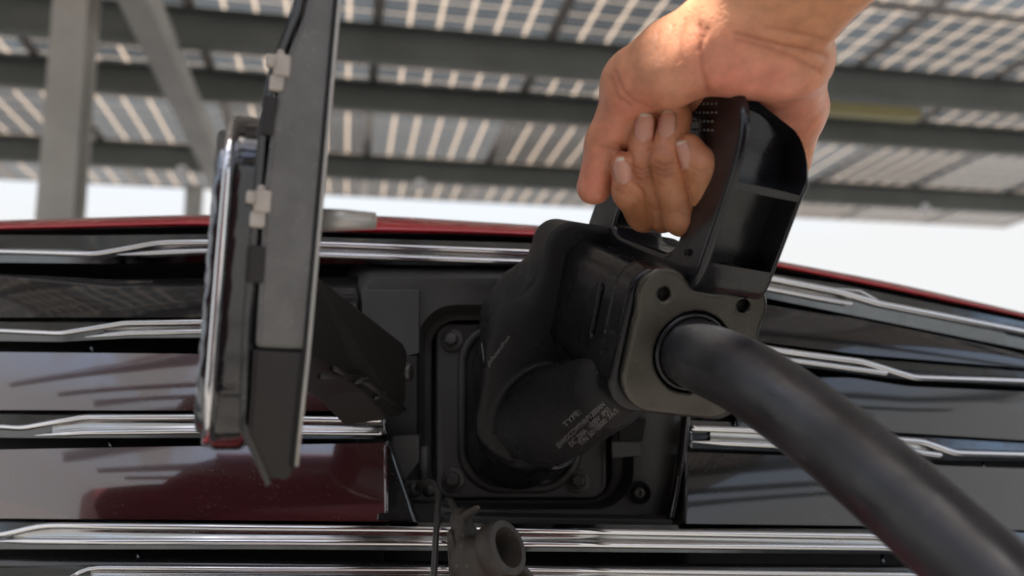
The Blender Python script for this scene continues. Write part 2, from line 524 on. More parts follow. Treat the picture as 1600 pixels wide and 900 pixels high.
# modules
SUN_EL, SUN_AZ = math.radians(70), math.radians(200)       # azimuth from +Y clockwise, where the sun stands
tosun = Vector((math.sin(SUN_AZ) * math.cos(SUN_EL), math.cos(SUN_AZ) * math.cos(SUN_EL), math.sin(SUN_EL)))
inv = can.matrix_world.inverted()
spot = inv @ P(1118, 62, .362); tl_ = inv.to_3x3() @ tosun
kz = (plane_z(spot.y) + .03 - spot.z) / tl_.z
for _ in range(6): kz = (plane_z((spot + tl_ * kz).y) + .03 - spot.z) / tl_.z
HOLE = spot + tl_ * kz
mod_me = None
bounds = [(8.6, 7.36), (7.34, 5.82), (5.80, 4.20), (4.18, 2.6), (2.58, 1.0), (.975, -.6), (-.62, -2.2), (-2.22, -3.8), (-3.82, -5.4), (-5.42, -7.0)]
for (ya, yb) in bounds:
    ym = .5 * (ya + yb); hl = .5 * (ya - yb)
    nm = 14 if ym > 3 else 9
    me_p = None
    for k in range(nm):
        x = (k - nm / 2 + .5) * 1.103 + .14
        if me_p is None:
            me_p = mesh_from(*frame_box((0, 0, 0), AX, (.55, hl + .0099, .004))); me_p.materials.append(M['solar'])
            fr = []
            for sx in (-1, 1): fr.append(frame_box((sx * .535, 0, -.012), AX, (.017, hl + .0099, .008)))
            for sy in (-1, 1): fr.append(frame_box((0, sy * (hl - .008), -.012), AX, (.515, .012, .007)))
            me_f = mesh_from(*join(fr)); me_f.materials.append(M['alu'])
        if ym < -.6 and x < .75: continue          # unseen roof edge stepped here to let sky into the grille reflections
        mp = me_p
        hx, hy = HOLE.x - x, HOLE.y - ym
        if abs(hx) < .5 and abs(hy) < hl - .06:
            # small opening added to this module so a sunbeam lands on the hand
            hs = .021
            mp = mesh_from(*join([frame_box(((-.55 + hx - hs) / 2, 0, 0), AX, ((hx - hs + .55) / 2, hl + .0099, .004)),
                                  frame_box(((.55 + hx + hs) / 2, 0, 0), AX, ((.55 - hx - hs) / 2, hl + .0099, .004)),
                                  frame_box((hx, (-hl - .0099 + hy - hs) / 2, 0), AX, (hs, (hy - hs + hl + .0099) / 2, .004)),
                                  frame_box((hx, (hl + .0099 + hy + hs) / 2, 0), AX, (hs, (hl + .0099 - hy - hs) / 2, .004))]))
            mp.materials.append(M['solar'])
        o = bpy.data.objects.new('solar_panel', mp); COL.objects.link(o); o.parent = can
        o.location = (x, ym, plane_z(ym) + .03); o.rotation_euler = (-math.atan(SL), 0, 0)
        f_ = bpy.data.objects.new('panel_frame', me_f); COL.objects.link(f_); f_.parent = o
# rafter along the depth, posts
inv = can.matrix_world.inverted()
ra = inv @ Vector((-2.5, 7.0, 0)); xr = ra.x
def rafter(x):
    V = []; y0, y1 = -3.75, 7.5
    for (y, zz) in ((y0, plane_z(y0) - .235), (y1, plane_z(y1) - .235)):
        for dx in (-.075, .075):
            V += [(x + dx, y, zz), (x + dx, y, zz - .15)]
    return V, [(0, 1, 3, 2), (4, 6, 7, 5), (0, 4, 5, 1), (2, 3, 7, 6), (0, 2, 6, 4), (1, 5, 7, 3)]
can_part('rafter', rafter(xr), M['canopy_steel'])
can_part('rafter', rafter(xr + 10.5), M['canopy_steel'])
pt = inv @ P(96, 330, 4.1)
def post(x, y, ztop, w=.095):
    # H-section column with a base plate
    return join([frame_box((x, y, ztop / 2), AX, (.008, w - .012, ztop / 2)),
                 frame_box((x, y - w, ztop / 2), AX, (w * .82, .010, ztop / 2)),
                 frame_box((x, y + w, ztop / 2), AX, (w * .82, .010, ztop / 2)),
                 frame_box((x, y, .012), AX, (.2, .2, .012))])
can_part('post', post(pt.x, pt.y, plane_z(pt.y) - .02, .100), M['canopy_steel'])
p2 = inv @ P(302, 330, 7.25)
can_part('post', post(p2.x, p2.y, plane_z(p2.y) - .25, .075), M['canopy_steel'])
can_part('post', post(xr + .6, -3.2, plane_z(-3.2) - .39, .075), M['canopy_steel'])  # unseen post, added for a dark bar in the grille reflections
can_part('post', post(xr + 10.5, -1.0, plane_z(-1.0) - .39, .075), M['canopy_steel'])
for (px, py) in ((656, 288), (285, 268), (1445, 326)):  # white domes stand in for bright glints of light under the far beam
    q = inv @ P(px, py, 7.25 * (1 + .2 * (px - 800) / F))
    v, f = lathe((0, 0, 0), (0, -1, 0), [(0, .048), (.02, .048), (.035, .036), (.045, .015), (.048, .0)], 16)
    o = can_part('glint_dome', (v, f), M['white_dot'], loc=q)
# pale yellow fitting under the canopy
a = P(1268, 166, 5.9); b = P(1432, 178, 6.05)
ex = (b - a).normalized(); ez = Vector((0, 0, 1)); ey = ez.cross(ex).normalized()
yl = empty('strip_light', (a + b) / 2, 'pale yellow strip light fixed below a dark canopy beam', 'light')
make('housing', frame_box((a + b) / 2, (ex, ey, ez), ((b - a).length / 2, .05, .055)), M['yellow'], yl, False, .01)
make('end_cap', frame_box((a + b) / 2 + ex * ((b - a).length / 2 + .012), (ex, ey, ez), (.012, .047, .052)), M['canopy_steel'], yl, False, .005)

# ================================================================== CAR
car = empty('car', (0, .9, 0), 'dark red car with chrome strips across its black grille and an open charging port', 'car')

def bulge(px):
    px = np.asarray(px, float)
    l = np.clip((350 - px) / 350, 0, 2); r = np.clip((px - 900) / 700, 0, 2)
    return .03 * l ** 2 + .13 * r ** 1.5
def D(px, py, off=0.0):
    """depth of the grille face"""
    return .575 + bulge(px) + .06 * (700 - np.asarray(py, float)) / 440 + off

def rowpx(line, x0, x1, n, off=0.0, it=3, depth=None):
    xs = np.linspace(x0, x1, n)
    lx, ly = zip(*line)
    ys = np.interp(xs, lx, ly)
    for _ in range(it):
        ys[1:-1] = .5 * ys[1:-1] + .25 * (ys[:-2] + ys[2:])
    o = np.interp(xs, *zip(*off)) if isinstance(off, (list, tuple)) else off
    return [P(x, y, float(D(x, y) + (o[i] if hasattr(o, '__len__') else o))) for i, (x, y) in enumerate(zip(xs, ys))]

def sheet(name, rows, x0, x1, m, parent, n=140, thick=.002, it=3):
    """rows: [(polyline in photo pixels, depth offset)] -> shell with thickness"""
    V, Fc = grid([rowpx(l, x0, x1, n, o, it) for l, o in rows])
    me = mesh_from(V, Fc)
    o = link(name, me, m, parent)
    s = o.modifiers.new('thick', 'SOLIDIFY'); s.thickness = thick; s.offset = 0
    return o

# ---- hood: rolled front edge and a long top that runs away from us
h_low = [(-300, 372), (0, 357), (320, 350), (520, 360), (600, 362), (720, 363), (860, 369), (1000, 379), (1090, 392), (1205, 414), (1400, 452), (1600, 494), (1900, 570)]
h_top = [(-300, 352), (0, 341), (300, 332), (600, 332), (870, 351), (1000, 366), (1085, 381), (1205, 404), (1400, 440), (1600, 487), (1900, 562)]
n = 160
r0 = rowpx([(x, y + 3) for x, y in h_low], -300, 1900, n, .020, 12)
r1 = rowpx(h_low, -300, 1900, n, .008, 12)
r2 = rowpx([(x, .45 * y + .55 * float(np.interp(x, *zip(*h_low)))) for x, y in h_top], -300, 1900, n, .012, 12)
r3 = rowpx(h_top, -300, 1900, n, .040, 12)
def back(r, dy, dz): return [q + Vector((-q.x * .15 * dy, dy, dz)) for q in r]
rows = [r0, r1, r2, r3, back(r3, .12, .014), back(r3, .4, .05), back(r3, .9, .08)]
hood = link('hood', mesh_from(*grid(rows)), M['paint_red'], car)
s = hood.modifiers.new('thick', 'SOLIDIFY'); s.thickness = .002; s.offset = 0
sb = hood.modifiers.new('sub', 'SUBSURF'); sb.levels = 1; sb.render_levels = 2

# ---- dark body behind every grille strip
back_rows = [([(-400, 352), (1900, 500)], .06), ([(-400, 420), (1900, 560)], .05), ([(-400, 900), (1900, 900)], .05),
             ([(-400, 1150), (1900, 1150)], .05), ([(-400, 1500), (1900, 1500)], .10)]
def back_sheet():
    rows = []
    for l, off in back_rows:
        rows.append(rowpx(l, -400, 1900, 120, off))
    # the port bay is left open
    V, Fc = grid(rows)
    return V, Fc
h2 = [(x, y + 4) for x, y in h_low]
rows = [rowpx(h2, -300, 1900, 120, .028, 12), rowpx([(x, y + 14) for x, y in h_low], -300, 1900, 120, .040, 12), rowpx([(x, y + 24) for x, y in h_low], -300, 1900, 120, .055, 12)]
o = link('grille_surround', mesh_from(*grid(rows)), M['seal'], car)
o.modifiers.new('thick', 'SOLIDIFY').thickness = .002
# backing with an opening for the port
def backing(x0, x1, y0f, y1, nm):
    rows = []
    for t in np.linspace(0, 1, 6):
        rows.append(rowpx([(x, y0f(x) * (1 - t) + y1 * t) for x in np.linspace(x0, x1, 30)], x0, x1, 60, .045))
    o = link(nm, mesh_from(*grid(rows)), M['seal'], car)
    o.modifiers.new('thick', 'SOLIDIFY').thickness = .002
hb = lambda x: float(np.interp(x, [p[0] for p in h_low], [p[1] + 20 for p in h_low]))
backing(-300, 600, hb, 1400, 'grille_back')
backing(1065, 1900, hb, 1400, 'grille_back')
backing(600, 1065, lambda x: 835, 1400, 'grille_back')
backing(600, 1065, hb, 428, 'grille_back')

# ---- chrome strips
def strip(ridges, top, bot, x0, x1, dark_cols=True):
    """ridges: [(polyline px, half height px, protrusion)], top/bot: edges of the backing bar"""
    parts = []
    for k_, (line, hp, pro, xa, xb) in enumerate(ridges):
        n = 130
        pth = np.array([list(q) for q in rowpx(line, xa, xb, n, -.003 - pro * .5, 2)])
        dep = pth[:, 1]
        tp = np.clip((np.linspace(xa, xb, n) - xa) / 60 + (.15 if k_ > 0 else 1), .15, 1)
        parts.append(tube(pth, hp * .84 * dep / F * tp, seg=14, squash=(1.0, .8), up=(0, -.25, 1)))
    if len(ridges) > 1:
        (la, _, _, a0, a1), (lb, _, _, b0, b1) = ridges[0], ridges[1]
        xa = max(a0, b0) + 30; xb = min(a1, b1); xs = np.linspace(xa, xb, 60)
        ya = np.interp(xs, *zip(*la)); yb = np.interp(xs, *zip(*lb))
        r_ = lambda y, o: rowpx(list(zip(xs, y)), xa, xb, 90, o, 2)
        fill = grid([r_(ya, .006), r_(ya, -.0030), r_(.7 * ya + .3 * yb, -.0012), r_(.3 * ya + .7 * yb, -.0012), r_(yb, -.0030), r_(yb, .006)])
    st = make('chrome_strip', join(parts), M['chrome'], car)
    if len(ridges) > 1:
        make('strip_face', fill, M['chrome_mid'], st)
    mid = [(x, .5 * (np.interp(x, *zip(*top)) + np.interp(x, *zip(*bot)))) for x in np.linspace(x0, x1, 40)]
    V, Fc = grid([rowpx(top, x0, x1, 130, .016, 2), rowpx(top, x0, x1, 130, .004, 2), rowpx(mid, x0, x1, 130, .000, 2),
                  rowpx(bot, x0, x1, 130, .004, 2), rowpx(bot, x0, x1, 130, .018, 2)])
    o = link('strip_base', mesh_from(V, Fc), M['chrome_dark'], st)
    o.modifiers.new('thick', 'SOLIDIFY').thickness = .0015
    sharp(o, 25)
    return st

# top full-width strip (left arm, behind the flap, to the gun) and its right arm
L1A = [(-200, 392), (0, 393), (150, 397), (250, 379), (330, 378), (520, 382), (830, 394), (1000, 410)]
L1B = [(180, 398), (320, 392), (520, 399), (830, 410), (1000, 424)]
strip([(L1A, 5, .004, -200, 1000), (L1B, 4.2, .003, 182, 1000)], [(-200, 366), (150, 368), (330, 366), (830, 380), (1000, 398)],
      [(-200, 408), (180, 412), (330, 410), (830, 416), (1000, 432)], -200, 1000)
R1A = [(1090, 416), (1180, 430), (1312, 456), (1372, 474), (1600, 519), (1900, 590)]
R1B = [(1090, 430), (1180, 447), (1300, 470), (1345, 477)]
strip([(R1A, 6.5, .004, 1090, 1900), (R1B, 4.0, .003, 1090, 1330), ([(1290, 448), (1345, 455), (1372, 470)], 2.4, .006, 1292, 1372)],
      [(1090, 410), (1180, 424), (1312, 444), (1600, 503), (1900, 570)], [(1090, 440), (1180, 462), (1330, 492), (1600, 546), (1900, 616)], 1090, 1900)
L2A = [(-200, 515), (0, 517), (95, 521), (195, 505), (312, 503), (500, 503), (565, 505)]
L2B = [(130, 527), (200, 521), (312, 518), (565, 519)]
strip([(L2A, 5, .004, -200, 560), (L2B, 4.4, .003, 132, 560)], [(-200, 499), (0, 499), (312, 497), (565, 497)],
      [(-200, 530), (95, 534), (200, 528), (565, 526)], -200, 560)
R2A = [(1130, 535), (1254, 553), (1347, 565), (1427, 590), (1600, 596), (1900, 620)]
R2B = [(1130, 550), (1260, 566), (1390, 584)]
strip([(R2A, 6, .004, 1130, 1900), (R2B, 5, .003, 1130, 1385)], [(1130, 528), (1260, 545), (1347, 556), (1600, 577), (1900, 598)],
      [(1130, 556), (1260, 574), (1400, 592), (1600, 604), (1900, 632)], 1130, 1900)
L3A = [(-200, 664), (0, 667), (35, 669), (130, 652), (300, 652), (598, 657)]
L3B = [(50, 681), (130, 676), (300, 674), (598, 677)]
strip([(L3A, 5.5, .004, -200, 597), (L3B, 5, .003, 52, 597)], [(-200, 644), (0, 644), (300, 644), (604, 650)],
      [(-200, 681), (35, 684), (300, 684), (606, 686)], -200, 604)
R3A = [(1080, 669), (1215, 674), (1440, 690), (1490, 708), (1600, 711), (1900, 725)]
R3B = [(1080, 690), (1230, 697), (1430, 706), (1470, 712)]
strip([(R3A, 6, .004, 1080, 1900), (R3B, 5, .003, 1080, 1470)], [(1076, 657), (1215, 662), (1440, 680), (1600, 690), (1900, 700)],
      [(1074, 700), (1230, 706), (1480, 720), (1600, 720), (1900, 736)], 1076, 1900)
L4A = [(-200, 836), (0, 838), (64, 821), (400, 825), (800, 829), (1390, 838), (1470, 855), (1900, 866)]
L4B = [(-200, 850), (0, 846), (400, 847), (800, 850), (1390, 856), (1440, 860)]
strip([(L4A, 6, .004, -200, 1900), (L4B, 6, .003, -10, 1430)], [(-200, 812), (400, 814), (1400, 824), (1900, 842)],
      [(-200, 858), (400, 858), (1400, 866), (1900, 878)], -200, 1900)
L5A = [(110, 905), (118, 893), (140, 887), (400, 889), (800, 890), (1400, 898), (1900, 906)]
L5B = [(-200, 905), (125, 905), (400, 903), (1400, 910), (1900, 918)]
strip([(L5A, 4.2, .004, 112, 1900), (L5B, 4.2, .003, -200, 1900)], [(-200, 892), (118, 884), (1400, 890), (1900, 898)],
      [(-200, 915), (400, 915), (1400, 922), (1900, 930)], -200, 1900)

# ---- glossy panels between the strips
def panel(top, bot, x0, x1, m, o_top=.0, o_bot=.0, bow=.0012, lip=.018):
    tp = np.array(top, float); bt = np.array(bot, float)
    xs = np.linspace(min(x0, x1), max(x0, x1), 50)
    ty = np.interp(xs, tp[:, 0], tp[:, 1]); by = np.interp(xs, bt[:, 0], bt[:, 1])
    rows = [(list(zip(xs, ty + 1)), lip + o_top)]
    for t in np.linspace(0, 1, 7):
        off = o_top * (1 - t) + o_bot * t - bow * math.sin(math.pi * t)
        rows.append((list(zip(xs, ty * (1 - t) + by * t)), off))
    rows.append((list(zip(xs, by - 1)), lip + o_bot))
    V, Fc = grid([rowpx(l, xs[0], xs[-1], 120, o, 1) for l, o in rows])
    o = link('grille_panel', mesh_from(V, Fc), m, car)
    o.modifiers.new('thick', 'SOLIDIFY').thickness = .0015
    sharp(o, 40)
    return o
panel([(-200, 432), (0, 428), (170, 436), (560, 432)], [(-200, 498), (0, 496), (560, 496)], -200, 560, M['black_gloss'], o_top=.012, o_bot=.0)
panel([(-200, 550), (0, 550), (500, 555), (560, 556)], [(-200, 640), (560, 642)], -200, 560, M['paint_maroon'], o_top=-.002)
p3 = panel([(-200, 706), (606, 692)], [(-200, 810), (0, 810), (648, 815)], -200, 606, M['paint_maroon'], o_top=-.0065, o_bot=.0)
# slanted end of the lower left panel; its black paints in the flap's reflection
def slant(name, poly, m, off=.001, thick=.012, bev=.0015):
    pts = [P(x, y, float(D(x, y, off))) for x, y in poly]
    return make(name, prism(pts, (0, thick, 0)), m, car, False, bev)
slant('panel_end', [(588, 690), (606, 690), (650, 815), (588, 814)], M['black_gloss'], -.001)
slant('panel_end_trim', [(603, 688), (608, 688), (652, 817), (646, 817)], M['chrome_dark'], -.003)
panel([(1160, 470), (1340, 498), (1600, 552), (1900, 622)], [(1130, 527), (1347, 554), (1600, 575), (1900, 596)], 1160, 1900, M['black_gloss'], o_top=.006)
panel([(1330, 590), (1420, 604), (1600, 612), (1900, 634)], [(1330, 672), (1440, 678), (1600, 688), (1900, 700)], 1150, 1900, M['black_gloss'])
panel([(1066, 706), (1230, 712), (1480, 728), (1600, 732), (1900, 744)], [(1050, 818), (1400, 822), (1900, 838)], 1068, 1900, M['black_gloss'])
panel([(-200, 868), (1900, 888)], [(-200, 884), (1900, 896)], -200, 1900, M['black_gloss'], o_top=.01, o_bot=.008)
panel([(-200, 925), (1900, 930)], [(-200, 1100), (1900, 1100)], -200, 1900, M['black_gloss'])
# bumper below the frame
rows = [rowpx([(-300, 1100), (1900, 1100)], -300, 1900, 60, .0), rowpx([(-300, 1350), (1900, 1350)], -300, 1900, 60, -.03), rowpx([(-300, 1750), (1900, 1750)], -300, 1900, 60, .0)]
o = link('bumper', mesh_from(*grid(rows)), M['paint_red'], car); o.modifiers.new('thick', 'SOLIDIFY').thickness = .003
# small ties in the open slots
for (x, ya, yb) in ((143, 536, 552), (172, 684, 704), (216, 860, 880), (1388, 596, 606), (1535, 722, 734), (1378, 866, 884)):
    pa = P(x, ya, float(D(x, ya, .012))); pb = P(x + 2, yb, float(D(x, yb, .012)))
    make('slot_tie', tube([pa, (pa + pb) / 2, pb], .0012, 8), M['chrome_dark'], car)

# ---- charging port bay
def rrect_px(x0, y0, x1, y1, r, Y, n=10):
    pts = []
    for cx, cy, a0 in ((x1 - r, y0 + r, -90), (x1 - r, y1 - r, 0), (x0 + r, y1 - r, 90), (x0 + r, y0 + r, 180)):
        for k in range(n + 1):
            an = math.radians(a0 + 90 * k / n)
            yy = Y(cy) if callable(Y) else Y
            pts.append(P(cx + r * math.cos(an), cy + r * math.sin(an), yy))
    return pts
bay = make('port_bay', prism([P(555, 415, .68), P(1085, 415, .68), P(1085, 830, .64), P(555, 830, .64)], (0, .004, 0)), M['housing_dark'], car, False)
def tub(rects, m, name, parent):
    """stacked rounded rectangles (x0,y0,x1,y1,r,Y) joined into one moulded wall"""
    rows = []
    for (x0, y0, x1, y1, r, Y) in rects:
        l = rrect_px(x0, y0, x1, y1, r, Y, 10); rows.append(l + [l[0]])
    V, Fc = grid(rows)
    o = make(name, (V, Fc), m, parent)
    o.modifiers.new('thick', 'SOLIDIFY').thickness = .002
    sharp(o, 40)
    return o
# outer face, then the wall dropping to the inlet
tub([(540, 405, 1095, 835, 40, .640), (565, 428, 1068, 822, 26, .612), (572, 434, 1052, 816, 22, .6075), (640, 462, 1000, 800, 60, .6085),
     (652, 476, 990, 796, 60, .6095), (657, 482, 984, 792, 58, .622), (664, 489, 972, 786, 52, .630), (670, 495, 962, 783, 46, .6295),
     (674, 500, 956, 780, 42, .631), (676, 502, 953, 779, 40, .652)], M['housing'], 'port_housing', car)
# bits of moulding round the bay
def chunk(name, poly, Y, th, m, bev=.001):
    return make(name, prism([P(x, y, Y) for x, y in poly], (0, th, 0)), m, car, False, bev)
chunk('bracket', [(566, 452), (655, 452), (655, 552), (640, 556), (566, 556)], .603, .012, M['housing'])
chunk('bracket', [(600, 556), (652, 556), (652, 690), (600, 690)], .602, .01, M['seal'])
chunk('bracket', [(612, 682), (655, 680), (655, 722), (632, 752), (622, 748), (612, 700)], .588, .015, M['housing'])
make('bracket', tube([P(664, 698, .59), P(663, 725, .59), P(662, 756, .59)], .0034, 12), M['housing'], car)
chunk('bracket', [(640, 786), (686, 786), (686, 818), (640, 818)], .590, .012, M['housing'])
chunk('bracket', [(690, 806), (1052, 812), (1052, 824), (690, 822)], .585, .03, M['housing'])
chunk('bay_recess', [(968, 655), (1010, 655), (1004, 690), (966, 690)], .6045, .004, M['hole'])
chunk('bracket', [(955, 690), (1000, 690), (1004, 712), (956, 716)], .6035, .006, M['housing'])
rm = [(1048, 812), (1058, 760), (1066, 700), (1072, 640), (1076, 560), (1070, 480)]
o = make('bay_lip', tube(smooth_path([P(x, y, .592) for x, y in rm], 60, 4), .0035, 12, squash=(1, 2.0), up=(1, 0, 0)), M['black_gloss'], car)
# screw in its round well
c = P(999, 770, .606)
sc_ = make('screw', lathe(c, (-.15, -1, .1), [(-.004, .0082), (.0012, .0082), (.0015, .0075), (-.0008, .0074), (-.0008, .0)], 32), M['hole'], car)
make('screw_head', lathe(c + Vector((0, -.0005, -.0002)), (-.2, -1, .15), [(0, .0042), (.0022, .0040), (.003, .0032), (.0030, .0012), (.0012, .0011), (.0012, 0)], 24), M['steel'], sc_)

# ---- charge inlet: plate, bolts, rim
IC = P(808, 632, .600)
nf = Vector((-.25, 1, -.20)).normalized()       # into the car
nb = -nf                                         # out of the car, along the plug
un = (Vector((0, 0, 1)) - nf * nf.z).normalized()
wn = nf.cross(un).normalized()                   # to the right
inlet_rect = [(681, 506, 947, 778, 26, lambda y: .640 - .020 * (y - 500) / 280)]
pts = rrect_px(681, 506, 947, 778, 24, lambda y: .632 - .012 * (y - 500) / 280, 8)
inlet = make('charge_inlet', prism(pts, (0, .010, 0)), M['inlet'], car, False, .0012)
# raised rim round the socket: rounded frame
for (x0, y0, x1, y1, r, Y, w) in ((722, 508, 902, 764, 62, .627, .0035),):
    pts = rrect_px(x0, y0, x1, y1, r, lambda y: .6305 - .012 * (y - 500) / 280, 12)
    make('inlet_rim', tube(pts, w, 12, closed=True, squash=(1, 1)), M['inlet'], inlet)
    pts = rrect_px(x0 + 6, y0 + 6, x1 - 6, y1 - 6, r - 6, lambda y: .6305 - .012 * (y - 500) / 280, 12)
    make('socket_well', prism(pts, (0, .003, 0)), M['hole'], inlet, False)
for (x, y) in ((706, 531), (708, 750), (904, 752), (905, 532)):
    Yb = .630 - .012 * (y - 500) / 280
    c = P(x, y, Yb)
    v = lathe(c, (-.12, -1, .12), [(0, .0088), (.0012, .0086), (.0016, .0060)], 28)
    v2 = lathe(c, (-.12, -1, .12), [(.0012, .0058), (.0056, .0056), (.0064, .0048), (.0064, 0)], 6)
    v3 = lathe(c, (-.12, -1, .12), [(.006, .0040), (.0068, .0036), (.0068, 0)], 20)
    make('bolt', join([v, v2, v3]), M['steel'], inlet, False, .0004, 2)

# ---- charge flap, swung open towards us and seen on its edge
fb = P(444, 752, .335); ft = P(500, 0, .318)
fv = (ft - fb).normalized()
fd = Vector((-.36, 1, .02)); fd = (fd - fv * fd.dot(fv)).normalized()
fn = -(fd.cross(fv)).normalized()
if fn.x > 0: fn = -fn                             # outward face looks left
def FL(v, d, nn): return fb + fv * v + fd * d + fn * nn
faxes = (fv, fd, fn)
def fbox(v0, v1, d0, d1, n0, n1): return frame_box(FL((v0 + v1) / 2, (d0 + d1) / 2, (n0 + n1) / 2), faxes, ((v1 - v0) / 2, (d1 - d0) / 2, (n1 - n0) / 2))
LEN = .250
PC = .078
def taper(poly_vn, d0, d1):
    return prism([FL(v, d0, nn) for v, nn in poly_vn], fd * (d1 - d0))
flap = make('charge_flap', taper([(.052, -.0052), (.187, -.0073), (LEN, -.0090), (LEN, -.0030), (.187, .0056), (.164, .0122), (.142, .0148), (.113, .0158), (.052, .0145)], 0, .125), M['liner'], car, False, .002)
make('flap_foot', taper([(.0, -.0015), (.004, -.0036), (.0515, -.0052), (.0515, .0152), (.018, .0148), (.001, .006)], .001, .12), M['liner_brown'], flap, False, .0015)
# glossy outer skin with its thin bent lip
make('outer_skin', taper([(-.003, .0060), (-.001, .0045), (.022, .0155), (.06, .0170), (.142, .0165), (.164, .0139), (.187, .0073), (LEN, -.0012), (LEN, .0020), (.187, .0108), (.164, .0174), (.142, .0200), (.06, .0205), (.02, .0185)], .002, .13), M['black_gloss'], flap, False, .0008)
make('edge_bead', tube([FL(.006, -.0005, -.0042), FL(.05, -.0005, -.0056), FL(.187, -.0005, -.0075), FL(LEN, -.0005, -.0092)], .0009, 8), M['pin'], flap)
make('edge_seal', tube([FL(.006, -.0004, -.0026), FL(.05, -.0004, -.0040), FL(.187, -.0004, -.0058), FL(LEN, -.0004, -.0075)], .0008, 8), M['seal'], flap)
# badge pod on the outer face
def pod(p):
    q = p - np.array(FL(PC, .045, .016))
    v = q @ np.array(fv); d = q @ np.array(fd); nn = q @ np.array(fn)
    taperv = 1 + .0 * v
    d2 = sd_rbox2(v, d, .071, .042, .030)
    return extr(d2, nn, -.002, .0140, .004)
lo = np.array(FL(PC, .045, .02)) - .085; hi = np.array(FL(PC, .045, .02)) + .085
V, Q = surface(pod, lo, hi, .0014)
make_badge = link('badge_pod', np_mesh(V, Q), M['black_gloss'], flap)
def rim_path(nn, av, ad, r, n=12):
    pts = []
    for sv, sd, a0 in ((1, -1, -90), (1, 1, 0), (-1, 1, 90), (-1, -1, 180)):
        for k in range(n + 1):
            an = math.radians(a0 + 90 * k / n)
            pts.append(FL(PC + sv * (av - r) + r * math.cos(an), .045 + sd * (ad - r) + r * math.sin(an), nn))
    return pts
make('badge_rim', tube(rim_path(.0300, .0680, .0385, .028), .0020, 10, closed=True), M['chrome'], flap)
def face(p):
    q = p - np.array(FL(PC, .045, .0300))
    v = q @ np.array(fv); d = q @ np.array(fd); nn = q @ np.array(fn)
    d2 = sd_rbox2(v, d, .065, .036, .028)
    w = .0003 * np.sin(v * 420 + 3 * np.sin(d * 300)) + .0003 * np.sin(d * 700 + v * 260)
    return extr(d2, nn + w, -.003, .0050, .003)
V, Q = surface(face, lo, hi, .0013)
link('badge_face', np_mesh(V, Q), M['badge_silver'], flap)
# nylon clips on the edge and the latch pin
def clip(v, o=0):
    parts = [fbox(v, v + .009, -.001, .010, .013 + o, .0195 + o), fbox(v + .003, v + .008, -.002, .003, .0190 + o, .0225 + o), fbox(v - .006, v + .0005, .0, .008, .0145 + o, .0205 + o), fbox(v + .0085, v + .011, .0, .006, .0155 + o, .0185 + o)]
    return make('clip', join(parts), M['clip'], flap, False, .0011)
clip(.160, -.0035); clip(.105)
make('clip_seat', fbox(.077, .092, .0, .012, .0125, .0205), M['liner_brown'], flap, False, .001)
make('clip_seat', fbox(.136, .152, .0, .012, .0135, .0190), M['arm'], flap, False, .001)
lp = tube([FL(.106, .014, -.008), FL(.107, .014, -.018), FL(.108, .014, -.031)], [.0050, .0046, .0036], 14, squash=(1, 1))
make('latch_pin', lp, M['pin'], flap)
# hinge arm
A = [(470, 425, .405), (500, 433, .418), (628, 534, .545), (637, 548, .553), (636, 625, .553), (628, 650, .55), (604, 655, .535), (566, 610, .495), (486, 557, .412), (470, 552, .402)]
arm = make('hinge_arm', prism([P(*q) for q in A], (-.030, .012, -.004)), M['arm'], flap, False, .002)
rb = []
for (a_, b_) in (((500, 588, .425), (560, 590, .48)), ((560, 590, .48), (632, 640, .548)), ((520, 575, .44), (545, 590, .455)), ((555, 597, .475), (578, 592, .487)), ((585, 622, .51), (605, 612, .52))):
    rb.append(tube([P(*a_), (P(*a_) + P(*b_)) / 2, P(*b_)], .0016, 8))
make('arm_rib', join(rb), M['arm'], arm)
make('pivot_pin', lathe(P(639, 582, .556), (1, -.2, 0), [(-.006, .006), (.0012, .006), (.002, .005), (.002, 0)], 24), M['steel'], arm)

# ================================================================== DUST CAP on its tether
cap = empty('dust_cap', P(760, 860, .50), 'dusty black rubber dust cap dangling on a looped tether below the port', 'dust cap')
ca = Vector((.76, -.52, .38)).normalized()
c0 = P(728, 862, .500)
prof = [(-.004, .0175), (.001, .0182), (.002, .0172), (.0035, .0150), (.006, .0138), (.014, .0134), (.0145, .0160), (.0158, .0172), (.026, .0172), (.0272, .0164), (.0276, .0125), (.026, .0118), (.012, .0112), (.012, 0)]
def cap_ring(c, k): return lathe(c, ca, [(h * k, r * k) for h, r in prof], 48)
ring = make('cap_ring', cap_ring(P(742, 876, .505), .95), M['cap_rubber'], cap, sharp_deg=50)
make('cap_ring', cap_ring(P(772, 938, .505), .85), M['cap_rubber'], cap, sharp_deg=50)
def pcap(p):
    a_, b_, c_ = [np.array(P(*q)) for q in ((722, 822, .508), (735, 870, .510), (765, 950, .512))]
    d = sd_cone(p, a_, b_, .0095, .0165, (ca, .42)); d2 = sd_cone(p, b_, c_, .0165, .018, (ca, .42))
    k = smin(d, d2, .006)
    lug = sd_cone(p, np.array(P(722, 815, .508)), np.array(P(716, 806, .510)), .005, .004)
    peg = sd_cone(p, np.array(P(728, 806, .503)), np.array(P(746, 793, .490)), .0030, .0017)
    return smin(smin(k, lug, .005), peg, .003)
V, Q = surface(pcap, np.array(P(735, 870, .51)) - .06, np.array(P(735, 870, .51)) + .06, .0011)
link('cap_plate', np_mesh(V, Q), M['cap_rubber'], cap)
make('strap', prism([P(x, y, .497) for x, y in ((697, 832), (704, 828), (712, 855), (722, 905), (730, 960), (703, 960), (700, 880))], (0.001, .012, 0)), M['cap_rubber'], cap, False, .0012)
